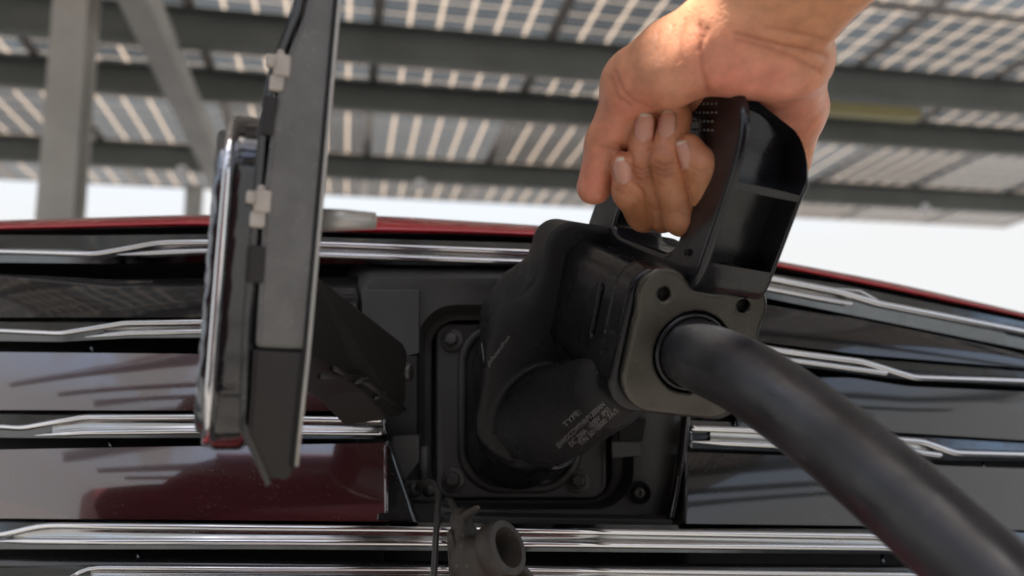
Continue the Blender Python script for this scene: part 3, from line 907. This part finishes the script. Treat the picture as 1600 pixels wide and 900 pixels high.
t1 = [(651, 767, .585), (654, 757, .578), (668, 752, .567), (680, 756, .552), (686, 772, .54), (684, 800, .525), (681, 840, .512), (678, 900, .50), (676, 960, .495)]
t2 = [(684, 783, .545), (694, 781, .54), (705, 784, .528), (710, 794, .518), (713, 808, .509)]
make('tether', join([tube(smooth_path([P(*q) for q in t], 90, 6), .0020, 12) for t in (t1, t2)]), M['tether'], cap)
tl = make('tether_lug', prism([P(x, y, .586) for x, y in ((634, 752), (668, 750), (684, 762), (684, 780), (672, 784), (640, 782), (632, 768))], (0, .004, 0)), M['housing'], cap, False, .001)
for (x, y, r) in ((646, 766, .0052), (671, 766, .0045)):
    make('rivet', lathe(P(x, y, .585), (0, -1, .1), [(0, r), (.0012, r), (.0026, r * .7), (.003, 0)], 24), M['housing_dark'], tl)

# ================================================================== CHARGING CONNECTOR
gun = empty('charging_connector', P(1085, 640, .42), 'black charging connector with a loop handle plugged into the grille port, thick black cable attached', 'charger plug')
rf = Vector((-.28, 1, .36)).normalized()         # rear part, forward
rb_ = -rf
UR0 = Vector((.10, 0, 1))
ur = (UR0 - rf * UR0.dot(rf)).normalized()
wr = rf.cross(ur).normalized()
RC = P(1079, 542, .420)                          # centre of the end plate
npv = lambda v: np.array(v)
def nose_co(p):
    q = p - npv(IC)
    return q @ npv(wn), q @ npv(un), q @ npv(nb)
def rear_co(p):
    q = p - npv(RC)
    return q @ npv(wr), q @ npv(ur), q @ npv(rf)

C1 = npv(P(818, 664, .560)); C2 = npv(P(948, 612, .458))      # the lower barrel runs from the socket up under the collar
FRONT = npv(P(835, 694, .532)); FRONT_N = np.array([.34, -.82, .46]); FRONT_N /= np.linalg.norm(FRONT_N)
def shell_fn(p):
    w, u, s = nose_co(p)
    # upper mass along the nose axis, narrowing a little to the top
    wtap = (w + .0) / (1 - .9 * np.clip(u, -.02, .06))
    up = extr(sd_rbox2(wtap, u - .012, .0395, .062, .030), s, .048, .098, .012)
    low = sd_cone(p, C1, C2, .0355, .0215)
    low = smax(low, -((p - FRONT) @ FRONT_N), .003)
    rw, ru, rs = rear_co(p)
    sh = extr(sd_rbox2(rw, ru - .000, .0470, .043, .015), rs, .100, .152, .008)
    body = smin(up, smax(low, -(.112 - s), .004), .012)
    body = smin(body, sh, .018) - .0022 * np.exp(-((rs - .1115) / .004) ** 2)
    # keep the rear edge of the shoulder crisp: only the lower tube goes further back
    cut = smax(body, -(rs - .108) , .003)
    body = smin(cut, low, .0035)
    return body
lo = np.minimum(npv(IC), npv(RC)) - np.array([.06, .03, .085]); hi = np.maximum(npv(IC), npv(RC)) + np.array([.06, .05, .09])
V, Q = surface(shell_fn, lo, hi, .0014)
me_shell = np_mesh(V, Q)
shell = link('connector_shell', me_shell, M['gun'], gun)

def nose_fn(p):
    w, u, s = nose_co(p)
    a_ = extr(sd_rbox2(w, u + .028, .0345, .0235, .0230), s, -.012, .040, .002)
    a_ = smin(a_, sd_cone(p, npv(P(808, 692, .60)), C1, .0325, .0325), .004)
    b_ = extr(np.sqrt(w ** 2 + (u - .026) ** 2) - .0300, s, -.012, .060, .002)
    return smin(a_, b_, .003)
V, Q = surface(nose_fn, lo, hi, .0013)
link('plug_nose', np_mesh(V, Q), M['gun_smooth'], gun)

def rear_fn(p):
    w, u, s = rear_co(p)
    b_ = extr(sd_rbox2(w, u, .0362, .0345, .013), s, .022, .152, .002)
    slot = extr(sd_rbox2(u - .004, s - .042, .014, .0023, .002), w, -.0405, -.0328, .0003)
    return smax(b_, -slot, .001)
V, Q = surface(rear_fn, lo, hi, .0010)
link('rear_body', np_mesh(V, Q), M['gun_smooth'], gun)
def collar_fn(p):
    w, u, s = rear_co(p)
    b_ = extr(sd_rbox2(w, u, .0388, .0376, .0155), s, .0015, .0235, .0022)
    line = extr(sd_rbox2(w, u, .0393, .0353, .0145), s, .0, .05, .001)
    gro = np.maximum(np.abs(s - .0195) - .0006, -(sd_rbox2(w, u, .0381, .0369, .0150)))
    gro2 = np.maximum(np.maximum(np.abs(u - .001) - .0004, -w - .1), -(sd_rbox2(w, u, .0383, .0371, .0150)))
    gro2 = np.maximum(gro2, s - .016)
    return np.maximum(np.maximum(b_, -gro), -gro2)
V, Q = surface(collar_fn, lo, hi, .0010)
link('rear_collar', np_mesh(V, Q), M['gun_smooth'], gun)
CE = RC + wr * .000 + ur * -.002                 # where the cable leaves
HOLES = ((-.0222, .0250), (.0222, .0250))
def plate_fn(p):
    w, u, s = rear_co(p)
    notch = np.maximum(np.abs(w + .0) - .020, -(u - .0345))
    lobe = np.minimum(np.hypot(w + .0222, u - .0245), np.hypot(w - .0222, u - .0245)) - .0140
    base = smin(sd_rbox2(w, u + .003, .0352, .0325, .020), lobe, .005)
    b_ = extr(base, s, -.0034, .0016, .0018)
    for (hw, hu) in HOLES:
        hole = np.sqrt((w - hw) ** 2 + (u - hu) ** 2) - .0036
        b_ = np.maximum(b_, -np.maximum(hole, np.abs(s + .002) - .0030))
    hole = np.sqrt(w ** 2 + (u + .002) ** 2) - .0212
    return np.maximum(b_, -hole)
V, Q = surface(plate_fn, lo, hi, .0009)
pl = link('end_plate', np_mesh(V, Q), M['plate'], gun)
make('cable_gland', lathe(CE, rb_, [(-.004, .0204), (.0026, .0204), (.0038, .0196), (.0040, .0180), (-.004, .0178)], 48), M['gun_smooth'], gun)
for hw, hu in HOLES:
    make('screw_hole', lathe(RC + wr * hw + ur * hu + rf * .0012, rb_, [(-.0004, .0040), (.0004, .0040), (.0004, 0)], 24), M['hole'], pl)
make('gland_shadow_gap', lathe(CE + rf * .0016, rb_, [(-.001, .024), (.0002, .024), (.0002, 0)], 48), M['hole'], pl)
# cable: leaves along the axis, then sags to the right and towards us
cpts = [CE + rf * .01, CE + rb_ * .010]
for q in ((1165, 588, .385), (1235, 636, .370), (1305, 690, .355), (1385, 758, .335), (1490, 850, .315), (1600, 952, .295), (1750, 1150, .270), (1900, 1350, .25)):
    cpts.append(P(*q))
pth = smooth_path(cpts, 160, 40)
make('cable', tube(pth, .0177, 48), M['cable'], gun)

# ---- loop handle
def G(s, t, w=0.0):              # s forward from the end plate, t above the rear body's top
    return RC + rf * s + ur * (.0345 + t) + wr * (w + .0055)
def handle_mesh():
    outer = [(-.004, -.004), (-.010, .018), (-.018, .048), (-.022, .066), (-.019, .080), (-.008, .0905), (.008, .094), (.040, .094), (.080, .091), (.102, .084), (.116, .068), (.130, .040), (.143, .012), (.148, -.010)]
    hole = [(.030, .0045), (.019, .010), (.013, .024), (.006, .048), (.006, .060), (.013, .067), (.030, .069), (.070, .067), (.084, .060), (.094, .040), (.108, .014), (.104, .007), (.092, .0045)]
    cu = bpy.data.curves.new('handle', 'CURVE'); cu.dimensions = '2D'; cu.fill_mode = 'BOTH'
    for loop, nn in ((outer, 110), (hole, 90)):
        q = smooth_path([(a_, b_) for a_, b_ in loop], nn, 3, closed=True)
        sp = cu.splines.new('POLY'); sp.points.add(len(q) - 1)
        for pnt, (a_, b_) in zip(sp.points, q): pnt.co = (a_, b_, 0, 1)
        sp.use_cyclic_u = True
    cu.extrude = .0137; cu.bevel_depth = .0033; cu.bevel_resolution = 5
    o = bpy.data.objects.new('tmp', cu); COL.objects.link(o)
    dg = bpy.context.evaluated_depsgraph_get(); dg.update()
    me = bpy.data.meshes.new_from_object(o.evaluated_get(dg))
    bpy.data.objects.remove(o)
    me.materials.clear()
    bm = bmesh.new(); bm.from_mesh(me)
    bmesh.ops.remove_doubles(bm, verts=bm.verts[:], dist=1e-5)
    for v in bm.verts:
        s_, t_, w_ = v.co
        rear = min(1, max(0, (.075 - s_) / .05))
        w_ *= 1 + .22 * rear
        sm = min(1, max(0, (t_ - .045) / .035)); sm = sm * sm * (3 - 2 * sm)
        v.co = G(s_, t_ - 26 * max(0, w_ + .006) ** 2 * sm, w_ + rear * (.0055 - .03 * t_))
    bmesh.ops.recalc_face_normals(bm, faces=bm.faces[:])
    bm.to_mesh(me); bm.free()
    return me
handle = link('handle', handle_mesh(), M['handle'], gun, smooth=True)
sharp(handle, 40)
# hollow back of the rear post: pockets with ribs between them
def pocket(poly, w=.0140):
    V, Fc = [], []
    nw = 9
    for i in range(nw):
        w_ = (-w + 2 * w * i / (nw - 1)) * 1.22
        for s_, t_ in poly:
            sm = min(1, max(0, (t_ - .045) / .035)); sm = sm * sm * (3 - 2 * sm)
            V.append(G(s_, t_ - 26 * max(0, w_ + .006) ** 2 * sm, w_ + (.0055 - .03 * t_)))
    k = len(poly)
    for i in range(nw - 1):
        for j in range(k):
            l = (j + 1) % k
            Fc.append((i * k + j, (i + 1) * k + j, (i + 1) * k + l, i * k + l))
    Fc += [tuple(range(k)), tuple((nw - 1) * k + j for j in range(k))]
    return V, Fc
cuts = [[(-.060, .050), (-.0065, .050), (-.0035, .057), (-.0025, .068), (-.0005, .0850), (-.006, .0900), (-.020, .1000), (-.060, .1000)],
        [(-.060, .010), (.006, .010), (.0035, .030), (-.0025, .0462), (-.060, .0462)]]
for c_ in cuts:
    me = fixnormals(mesh_from(*pocket(c_)))
    co = bpy.data.objects.new('cutter', me); COL.objects.link(co)
    b_ = handle.modifiers.new('cut', 'BOOLEAN'); b_.operation = 'DIFFERENCE'; b_.solver = 'EXACT'; b_.object = co
bpy.context.view_layer.update()
dg = bpy.context.evaluated_depsgraph_get()
me = bpy.data.meshes.new_from_object(handle.evaluated_get(dg))
handle.modifiers.clear(); handle.data = me
for o in [o for o in bpy.data.objects if o.name.startswith('cutter')]: bpy.data.objects.remove(o)
me.materials.clear(); me.materials.append(M['handle'])
me.polygons.foreach_set('use_smooth', [True] * len(me.polygons))
sharp(handle, 32)
# raised grip dots and a small hole
dots = []
for i in range(6):
    for j in range(4):
        c = G(.004 + i * .0042 + (j % 2) * .002, .0725 + j * .0043, -.0178)
        dots.append(lathe(c, -wr, [(-.001, .0007), (.0003, .0006), (.0005, 0)], 8))
make('grip_dots', join(dots), M['print'], handle)
make('drain_hole', lathe(G(.0045, .012, -.0169), -wr, [(-.001, .0018), (.0003, .0018), (.0003, 0)], 16), M['hole'], handle)

# ---- printing on the shell
bvh = BVHTree.FromPolygons([tuple(v) for v in V], []) if False else BVHTree.FromObject(shell, bpy.context.evaluated_depsgraph_get())
def text_mesh(s, size):
    cu = bpy.data.curves.new('t', 'FONT'); cu.body = s; cu.size = size
    o = bpy.data.objects.new('t', cu); COL.objects.link(o)
    dg = bpy.context.evaluated_depsgraph_get(); dg.update()
    me = bpy.data.meshes.new_from_object(o.evaluated_get(dg)); bpy.data.objects.remove(o)
    return me
def lay(me, to_px, name, m, lift=.00018):
    """wrap flat artwork onto the shell; to_px maps artwork (x, y) to where it sits on the photographed shell"""
    cp = Vector((0, 0, CAMZ))
    bm = bmesh.new(); bm.from_mesh(me)
    bmesh.ops.triangulate(bm, faces=bm.faces[:])
    dead = []
    for v in bm.verts:
        px = to_px(v.co.x, v.co.y)
        loc, no, _, _ = bvh.ray_cast(cp, (P(px[0], px[1], 1.0) - cp).normalized())
        if loc is None: dead.append(v)
        else: v.co = loc + no * lift
    bmesh.ops.delete(bm, geom=dead, context='VERTS')
    me2 = bpy.data.meshes.new(name); bm.to_mesh(me2); bm.free()
    return link(name, me2, m, shell, smooth=False)
def print_on(s, start, ex, ey, length, height, name='printed_text'):
    me = text_mesh(s, 1.0)
    xs = [v.co.x for v in me.vertices]
    x0, sx = min(xs), length / (max(xs) - min(xs)); sy = height / .72
    return lay(me, lambda x, y: (start[0] + (x - x0) * sx * ex[0] + y * sy * ey[0], start[1] + (x - x0) * sx * ex[1] + y * sy * ey[1]), name, M['print'])
EX, EY = (.735, -.678), (-.62, -.78)
print_on('TYPE:', (884, 668), EX, EY, 34, 9)
print_on('EHVDCCMTHRP1200AN', (874, 700), EX, EY, 98, 8.5)
print_on('DC 200A  1000V  IP55', (893, 698), EX, EY, 84, 8.5)
print_on('T/N 5010800: 7A/5', (908, 697), EX, EY, 80, 8.5)
print_on('phoedivn', (764, 572), (.60, -.80), (-.2, -.98), 54, 9)
def bar(px_a, px_b, w_):
    me = mesh_from([(0, -1, 0), (1, -1, 0), (1, 1, 0), (0, 1, 0)], [(0, 1, 2, 3)])
    return lay(me, lambda x, y: (px_a[0] + (px_b[0] - px_a[0]) * x + y * w_, px_a[1] + (px_b[1] - px_a[1]) * x), 'printed_line', M['print'])
bar((753, 536), (758, 576), 1.0)

# ================================================================== PERSON (hand and forearm)
person = None
def J(*q): return np.array(P(*q))
fing = {
    'index':  [J(1042, 232, .490), J(1008, 332, .432), J(984, 298, .414), J(976, 258, .410)],
    'middle': [J(1080, 215, .478), J(1036, 332, .428), J(1003, 262, .409), J(1010, 188, .408)],
    'ring':   [J(1118, 205, .466), J(1066, 338, .417), J(1040, 258, .401), J(1055, 184, .402)],
    'little': [J(1152, 215, .452), J(1106, 328, .412), J(1098, 262, .395), J(1075, 232, .397)],
}
frad = {'index': (.0108, .0098, .0088, .0076), 'middle': (.0110, .0101, .0091, .0079), 'ring': (.0108, .0098, .0090, .0084), 'little': (.0100, .0091, .0084, .0074)}
WR = J(1198, 28, .362); FA1 = J(1290, -110, .325); FA2 = J(1420, -330, .285)
acr = np.array(P(1290, 75, .36)) - np.array(P(1095, 5, .36)); acr /= np.linalg.norm(acr)    # across the wrist
def hand_fn(p):
    # forearm and wrist: flattened section
    fa = np.array(FA1 - WR); fa /= np.linalg.norm(fa)
    thin = np.cross(acr, fa); thin /= np.linalg.norm(thin)
    d = sd_cone(p, WR, FA1, .0315, .0335, (thin, .70))
    d = smin(d, sd_cone(p, FA1, FA2, .0335, .040, (thin, .78)), .012)
    # palm: back of the hand arches over the bar
    pc = J(1135, 120, .415)
    palm = sd_cone(p, J(1185, 75, .383), J(1140, 145, .447), .033, .036, (np.array(ur) * .4 + np.array([0, -.9, .2]), .50))
    palm = smin(palm, sd_cone(p, J(1040, 200, .482), J(1150, 195, .448), .0125, .0115), .016)
    palm = smin(palm, sd_cone(p, J(1090, 140, .452), J(1200, 150, .425), .016, .016), .016)
    d = smin(d, palm, .018)
    # heel of the thumb and the little-finger side
    d = smin(d, sd_cone(p, J(1130, 70, .368), J(1050, 115, .382), .0190, .0165), .014)
    d = smin(d, sd_cone(p, J(1092, 45, .375), J(1000, 118, .398), .0115, .0125), .012)
    d = smin(d, sd_cone(p, J(1232, 95, .385), J(1240, 170, .425), .0160, .0150), .016)
    d = smin(d, sd_cone(p, J(1240, 170, .430), J(1235, 250, .455), .0150, .0120), .012)
    # web between thumb and palm
    d = smin(d, sd_cone(p, J(1000, 140, .402), J(1080, 140, .412), .0100, .0130), .012)
    # thumb
    t0, t1, t2, t3 = J(1045, 92, .388), J(988, 132, .402), J(949, 222, .420), J(928, 292, .428)
    th = smin(sd_cone(p, t0, t1, .0165, .0138), sd_cone(p, t1, t2, .0132, .0106), .008)
    th = smin(th, sd_cone(p, t2, t3, .0107, .0092), .005)
    d = smin(d, th, .010)
    # fingers
    ff = None
    for k in ('index', 'middle', 'ring', 'little'):
        a_, b_, c_, e_ = fing[k]; r = frad[k]
        f1 = sd_cone(p, a_, b_, r[0], r[1]); f2 = sd_cone(p, b_, c_, r[1], r[2]); f3 = sd_cone(p, c_, e_, r[2], r[3])
        f = smin(smin(f1, f2, .004), f3, .003)
        ff = f if ff is None else smin(ff, f, .0004)
    return smin(d, ff, .003)
lo = np.array([.02, .24, .755]); hi = np.array([.30, .53, 1.13])
V, Q = surface(hand_fn, lo, hi, .0010)

def lump(p, s, seed):
    r = np.random.default_rng(seed); o = np.zeros(len(p))
    for _ in range(10):
        k = r.normal(size=3) * s; o += np.sin(p @ k + r.uniform(0, 6.28))
    return o / 10
# creases: shallow grooves pressed into the skin
def seg_dist(pp, line):
    best = np.full(len(pp), 1e9)
    for a_, b_ in zip(line[:-1], line[1:]):
        a_ = np.array(a_, float); b_ = np.array(b_, float); d = b_ - a_
        t = np.clip(((pp - a_) @ d) / (d @ d), 0, 1)
        best = np.minimum(best, np.linalg.norm(pp - a_ - t[:, None] * d, axis=1))
    return best
pp = project(V)
near = V[:, 1] < .44
creases = [  # line in photo pixels, width px, depth m
    ([(1150, 52), (1200, 68), (1250, 78), (1292, 88)], 3.0, .0011), ([(1150, 62), (1200, 76), (1240, 92), (1282, 112)], 2.6, .0009),
    ([(1195, 44), (1240, 52), (1285, 62)], 3.0, .0006), ([(1092, 40), (1093, 80), (1096, 110), (1108, 146)], 3.0, .0009),
    ([(1104, 46), (1098, 62), (1092, 78)], 2.4, .0007), ([(1070, 30), (1062, 60), (1062, 95)], 2.6, .0005), ([(1052, 40), (1040, 66), (1036, 88)], 2.4, .0005),
    ([(1030, 50), (1024, 80)], 2.4, .0004), ([(962, 112), (972, 140), (990, 158), (1020, 170)], 2.6, .0008), ([(956, 122), (964, 150), (985, 166)], 2.4, .0006),
    ([(935, 228), (955, 231), (978, 240)], 2.4, .0008), ([(944, 222), (966, 226)], 2.2, .0004), ([(986, 258), (1000, 265), (1016, 261)], 2.0, .0011), ([(985, 268), (1000, 274), (1018, 270)], 2.0, .0010), ([(985, 278), (1000, 283), (1018, 279)], 1.8, .0007),
    ([(1022, 252), (1036, 258), (1052, 254)], 2.0, .0011), ([(1022, 262), (1037, 268), (1052, 263)], 2.0, .0009), ([(1024, 272), (1038, 277), (1052, 272)], 1.8, .0006), ([(1080, 262), (1094, 268), (1106, 264)], 2.0, .0007), ([(1080, 271), (1094, 277), (1106, 273)], 2.0, .0005), ([(964, 296), (976, 302), (986, 299)], 2.0, .0006),
    ([(1020, 326), (1040, 334), (1060, 330)], 2.4, .0004), ([(1060, 332), (1085, 340), (1105, 330)], 2.4, .0004)]
me0 = np_mesh(V, Q)
nrm = np.zeros(len(V) * 3, np.float32); me0.vertices.foreach_get('normal', nrm); nrm = nrm.reshape(-1, 3)
facing = ((V - np.array([0, 0, CAMZ])) * nrm).sum(1) < 0
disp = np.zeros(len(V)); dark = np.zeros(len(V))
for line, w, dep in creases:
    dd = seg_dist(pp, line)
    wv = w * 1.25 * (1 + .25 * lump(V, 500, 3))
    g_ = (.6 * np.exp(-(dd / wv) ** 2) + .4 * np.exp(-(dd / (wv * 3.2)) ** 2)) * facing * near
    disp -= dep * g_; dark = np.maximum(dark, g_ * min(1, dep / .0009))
# the clefts where two fingers meet are pressed a little deeper
dk = np.sort(np.stack([np.minimum(sd_cone(V, fing[k][1], fing[k][2], frad[k][1], frad[k][2]), sd_cone(V, fing[k][2], fing[k][3], frad[k][2], frad[k][3])) for k in fing]), 0)
cleft = np.exp(-((dk[1] - dk[0]) / .0011) ** 2) * (np.abs(dk[0]) < .003)
disp -= .0011 * cleft
# gentle unevenness of flesh
disp += .0007 * lump(V, 110, 1) + .00035 * lump(V, 300, 2)
V2 = V + nrm * disp[:, None]
me0.vertices.foreach_set('co', V2.astype(np.float32).ravel()); me0.update()
# skin colour: pinker palm and thumb, browner finger backs and forearm, darker creases
pink = np.array([.70, .285, .18]); tan = np.array([.63, .295, .155]); brown = np.array([.40, .165, .072]); red = np.array([.66, .225, .15])
def blob(c, r): return np.exp(-(np.linalg.norm(pp - np.array(c), axis=1) / r) ** 2) * near
dfing = np.min(np.stack([sd_cone(V, fing[k][1], fing[k][2], .01, .01) for k in fing] + [sd_cone(V, fing[k][2], fing[k][3], .008, .008) for k in fing]), 0)
wf = np.clip(1 - (dfing - .0) / .008, 0, 1)[:, None]
wp = np.clip(blob((1130, 120), 75) + blob((960, 270), 55) + blob((985, 170), 55) + blob((1240, 170), 60), 0, 1)[:, None]
colr = tan * (1 - wp) + pink * wp
wr_ = np.clip(blob((940, 285), 45) + blob((1150, 130), 30) + blob((1205, 120), 26), 0, 1)[:, None]
colr = colr * (1 - .7 * wr_) + red * .7 * wr_
colr = colr * (1 - .85 * wf) + (.62 * brown + .38 * tan) * .85 * wf
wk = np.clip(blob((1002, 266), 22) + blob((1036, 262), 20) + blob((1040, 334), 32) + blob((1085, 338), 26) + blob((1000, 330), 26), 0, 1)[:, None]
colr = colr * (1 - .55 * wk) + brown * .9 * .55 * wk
colr = colr * np.array([1.20, 1.20, 1.26])
colr = colr * (1 + .16 * lump(V, 260, 5)[:, None] * np.array([.6, 1.0, 1.1])) * (1 + .12 * lump(V, 75, 9)[:, None] * np.array([.3, 1.0, 1.2]))
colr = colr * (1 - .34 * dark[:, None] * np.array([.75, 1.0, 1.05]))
me0.color_attributes.new('skin', 'FLOAT_COLOR', 'POINT')
me0.color_attributes['skin'].data.foreach_set('color', np.concatenate([np.clip(colr, 0, 1), np.ones((len(V), 1))], 1).astype(np.float32).ravel())
person = link('person', me0, M['skin'])
person['label'] = 'bare right hand and forearm gripping the loop handle of the charging connector'
person['category'] = 'person'

# nails: thin curved plates set on the finger ends
def nail(base, tip, out, wdt, name='fingernail', tipf=.18):
    base = Vector(base); tip = Vector(tip); ax = (tip - base); L_ = ax.length; ax.normalize()
    out = Vector(out); out = (out - ax * out.dot(ax)).normalized(); sd = ax.cross(out)
    rows = []
    nu, nv = 15, 11
    for i in range(nu):
        t = i / (nu - 1)
        endr = math.sqrt(max(0, 1 - max(0, (t - .66) / .34) ** 2 * .80)) * math.sqrt(max(0, 1 - max(0, (.3 - t) / .3) ** 2 * .7))
        r = []
        for k in range(nv):
            a_ = (k / (nv - 1) - .5) * 2
            x = a_ * wdt * .5 * endr
            r.append(base + ax * (L_ * t) + sd * x + out * (-.0030 * a_ * a_ - .0010 * (t - .5) ** 2 * 3))
        rows.append(r)
    V_, F_ = grid(rows)
    me = mesh_from(V_, F_)
    me.materials.append(M['nail']); me.materials.append(M['nail_tip'])
    for i, pl_ in enumerate(me.polygons):
        if i // (nv - 1) >= (nu - 1) * (1 - tipf): pl_.material_index = 1
    o = link(name, me, None, person)
    s_ = o.modifiers.new('thick', 'SOLIDIFY'); s_.thickness = .0006; s_.offset = -1
    return o
bvh_h = BVHTree.FromObject(person, bpy.context.evaluated_depsgraph_get())
def nail_px(a_, b_, wdt, lift=.0004, tilt=None, over=0.0, tipf=.18):
    cp = Vector((0, 0, CAMZ))
    def hit(px):
        h = bvh_h.ray_cast(cp, (P(px[0], px[1], 1.0) - cp).normalized()); return h[0], h[1]
    (A_, nA), (B_, nB) = hit(a_), hit(b_)
    if A_ is None: return
    if B_ is None or (B_ - A_).length > .02: B_ = P(b_[0], b_[1], A_.y + .001)
    hm = hit(((a_[0] + b_[0]) / 2, (a_[1] + b_[1]) / 2))
    nn = (hm[1] if hm[0] is not None else nA).copy()
    if hm[0] is not None:
        mv = max(0, (hm[0] - (A_ + B_) / 2).dot(nn)); A_ = A_ + nn * mv * .6; B_ = B_ + nn * mv * .6
    ax = (B_ - A_).normalized()
    nail(A_ + nn * lift, B_ + nn * (lift + .0006) + ax * over, nn, wdt, tipf=tipf)
nail_px((1003, 224), (1006, 177), .0090)
nail_px((1038, 216), (1041, 172), .0090)
nail_px((1072, 264), (1061, 222), .0088, lift=.0007)
nail_px((976, 288), (969, 246), .0086)
nail_px((900, 300), (905, 320), .0045)

# ================================================================== RED CAR ACROSS THE LANE (unseen behind us, added for its red reflection in the grille)
pc = empty('reflection_car', (-1.45, -2.75, 0), 'unseen tall red car, added to be mirrored in the lower left grille panel', 'car')
def pc_sheet(prof, hw, crown):
    rows = []
    for k in range(13):
        a_ = -1 + 2 * k / 12
        rows.append([Vector((-1.45 + x * (1 - .04 * abs(a_) ** 3), -2.75 + a_ * hw, (z - crown * abs(a_) ** 4) * 1.32)) for x, z in prof])
    return grid(rows)
low = [(-2.1, .28), (-2.15, .5), (-2.1, .72), (-1.9, .86), (-1.0, .98), (-.6, 1.02), (1.5, 1.0), (1.95, .95), (2.05, .7), (2.0, .35), (1.7, .25), (-1.8, .25), (-2.1, .28)]
b_ = make('body', pc_sheet(low, .86, .02), M['paint_red'], pc, sharp_deg=50)
bm = bmesh.new(); bm.from_mesh(b_.data); bmesh.ops.holes_fill(bm, edges=bm.edges[:]); bmesh.ops.recalc_face_normals(bm, faces=bm.faces[:]); bm.to_mesh(b_.data); bm.free()
top = [(-.75, 1.0), (-.25, 1.38), (.2, 1.50), (1.1, 1.47), (1.6, 1.25), (1.75, 1.0), (-.75, 1.0)]
b_ = make('cabin_glass', pc_sheet(top, .74, .06), M['black_gloss'], pc, sharp_deg=50)
bm = bmesh.new(); bm.from_mesh(b_.data); bmesh.ops.holes_fill(bm, edges=bm.edges[:]); bmesh.ops.recalc_face_normals(bm, faces=bm.faces[:]); bm.to_mesh(b_.data); bm.free()
make('roof', frame_box((-.80, -2.75, 1.97), AX, (.52, .64, .02)), M['paint_red'], pc, False, .015)
for sx in (-1.35, 1.25):
    for sy in (-.80, .80):
        make('wheel', lathe((-1.45 + sx, -2.75 + sy, .31), (0, 1, 0), [(-.09, .2), (-.1, .29), (-.07, .31), (.07, .31), (.1, .29), (.09, .2), (.07, 0)], 28), M['seal'], pc, sharp_deg=40)
for sy in (-.6, .6):
    make('headlight', frame_box((-3.53, -2.75 + sy, .98), AX, (.05, .17, .06)), M['chrome'], pc, False, .02)

# ================================================================== LIGHT
w = bpy.data.worlds.new('World'); sc.world = w; w.use_nodes = True
nt = w.node_tree
bg = nt.nodes['Background']
sky = nt.nodes.new('ShaderNodeTexSky'); sky.sky_type = 'NISHITA'; sky.sun_disc = False
sky.sun_elevation = SUN_EL; sky.sun_rotation = SUN_AZ
sky.air_density = 1.2; sky.dust_density = 2.5; sky.ozone_density = 1.0
# broken bright cloud over the blue, thick haze low down
tcw = nt.nodes.new('ShaderNodeTexCoord'); sep = nt.nodes.new('ShaderNodeSeparateXYZ')
nt.links.new(tcw.outputs['Generated'], sep.inputs[0])
nz = nt.nodes.new('ShaderNodeTexNoise'); nz.inputs['Scale'].default_value = 2.6; nz.inputs['Detail'].default_value = 7; nz.inputs['Roughness'].default_value = .55
nt.links.new(tcw.outputs['Generated'], nz.inputs['Vector'])
cl = nt.nodes.new('ShaderNodeMapRange'); cl.inputs[1].default_value = .46; cl.inputs[2].default_value = .60
nt.links.new(nz.outputs['Fac'], cl.inputs[0])
hz = nt.nodes.new('ShaderNodeMapRange'); hz.inputs[1].default_value = .18; hz.inputs[2].default_value = .62; hz.inputs[3].default_value = 1; hz.inputs[4].default_value = 0
nt.links.new(sep.outputs['Z'], hz.inputs[0])
mxx = nt.nodes.new('ShaderNodeMath'); mxx.operation = 'MAXIMUM'
nt.links.new(cl.outputs[0], mxx.inputs[0]); nt.links.new(hz.outputs[0], mxx.inputs[1])
cm = nt.nodes.new('ShaderNodeMix'); cm.data_type = 'RGBA'
nt.links.new(mxx.outputs[0], cm.inputs[0]); nt.links.new(sky.outputs[0], cm.inputs[6]); cm.inputs[7].default_value = (2.35, 2.36, 2.38, 1)
nt.links.new(cm.outputs[2], bg.inputs[0]); bg.inputs[1].default_value = .12
sd_ = bpy.data.lights.new('sun', 'SUN'); sd_.energy = 4.0; sd_.angle = math.radians(.5); sd_.color = (1, .95, .87)
so = bpy.data.objects.new('sun', sd_); COL.objects.link(so)
so.rotation_euler = tosun.to_track_quat('Z', 'Y').to_euler()
so.location = (0, 0, 6)

sc.view_settings.view_transform = 'Standard'
sc.view_settings.look = 'None'
sc.view_settings.gamma = 1
sc.view_settings.use_curve_mapping = False
sc.view_settings.exposure = 1.7
sc.render.engine = 'CYCLES'
sc.cycles.use_denoising = True
sc.cycles.max_bounces = 10
sc.cycles.transparent_max_bounces = 16
sc.cycles.sample_clamp_indirect = 8
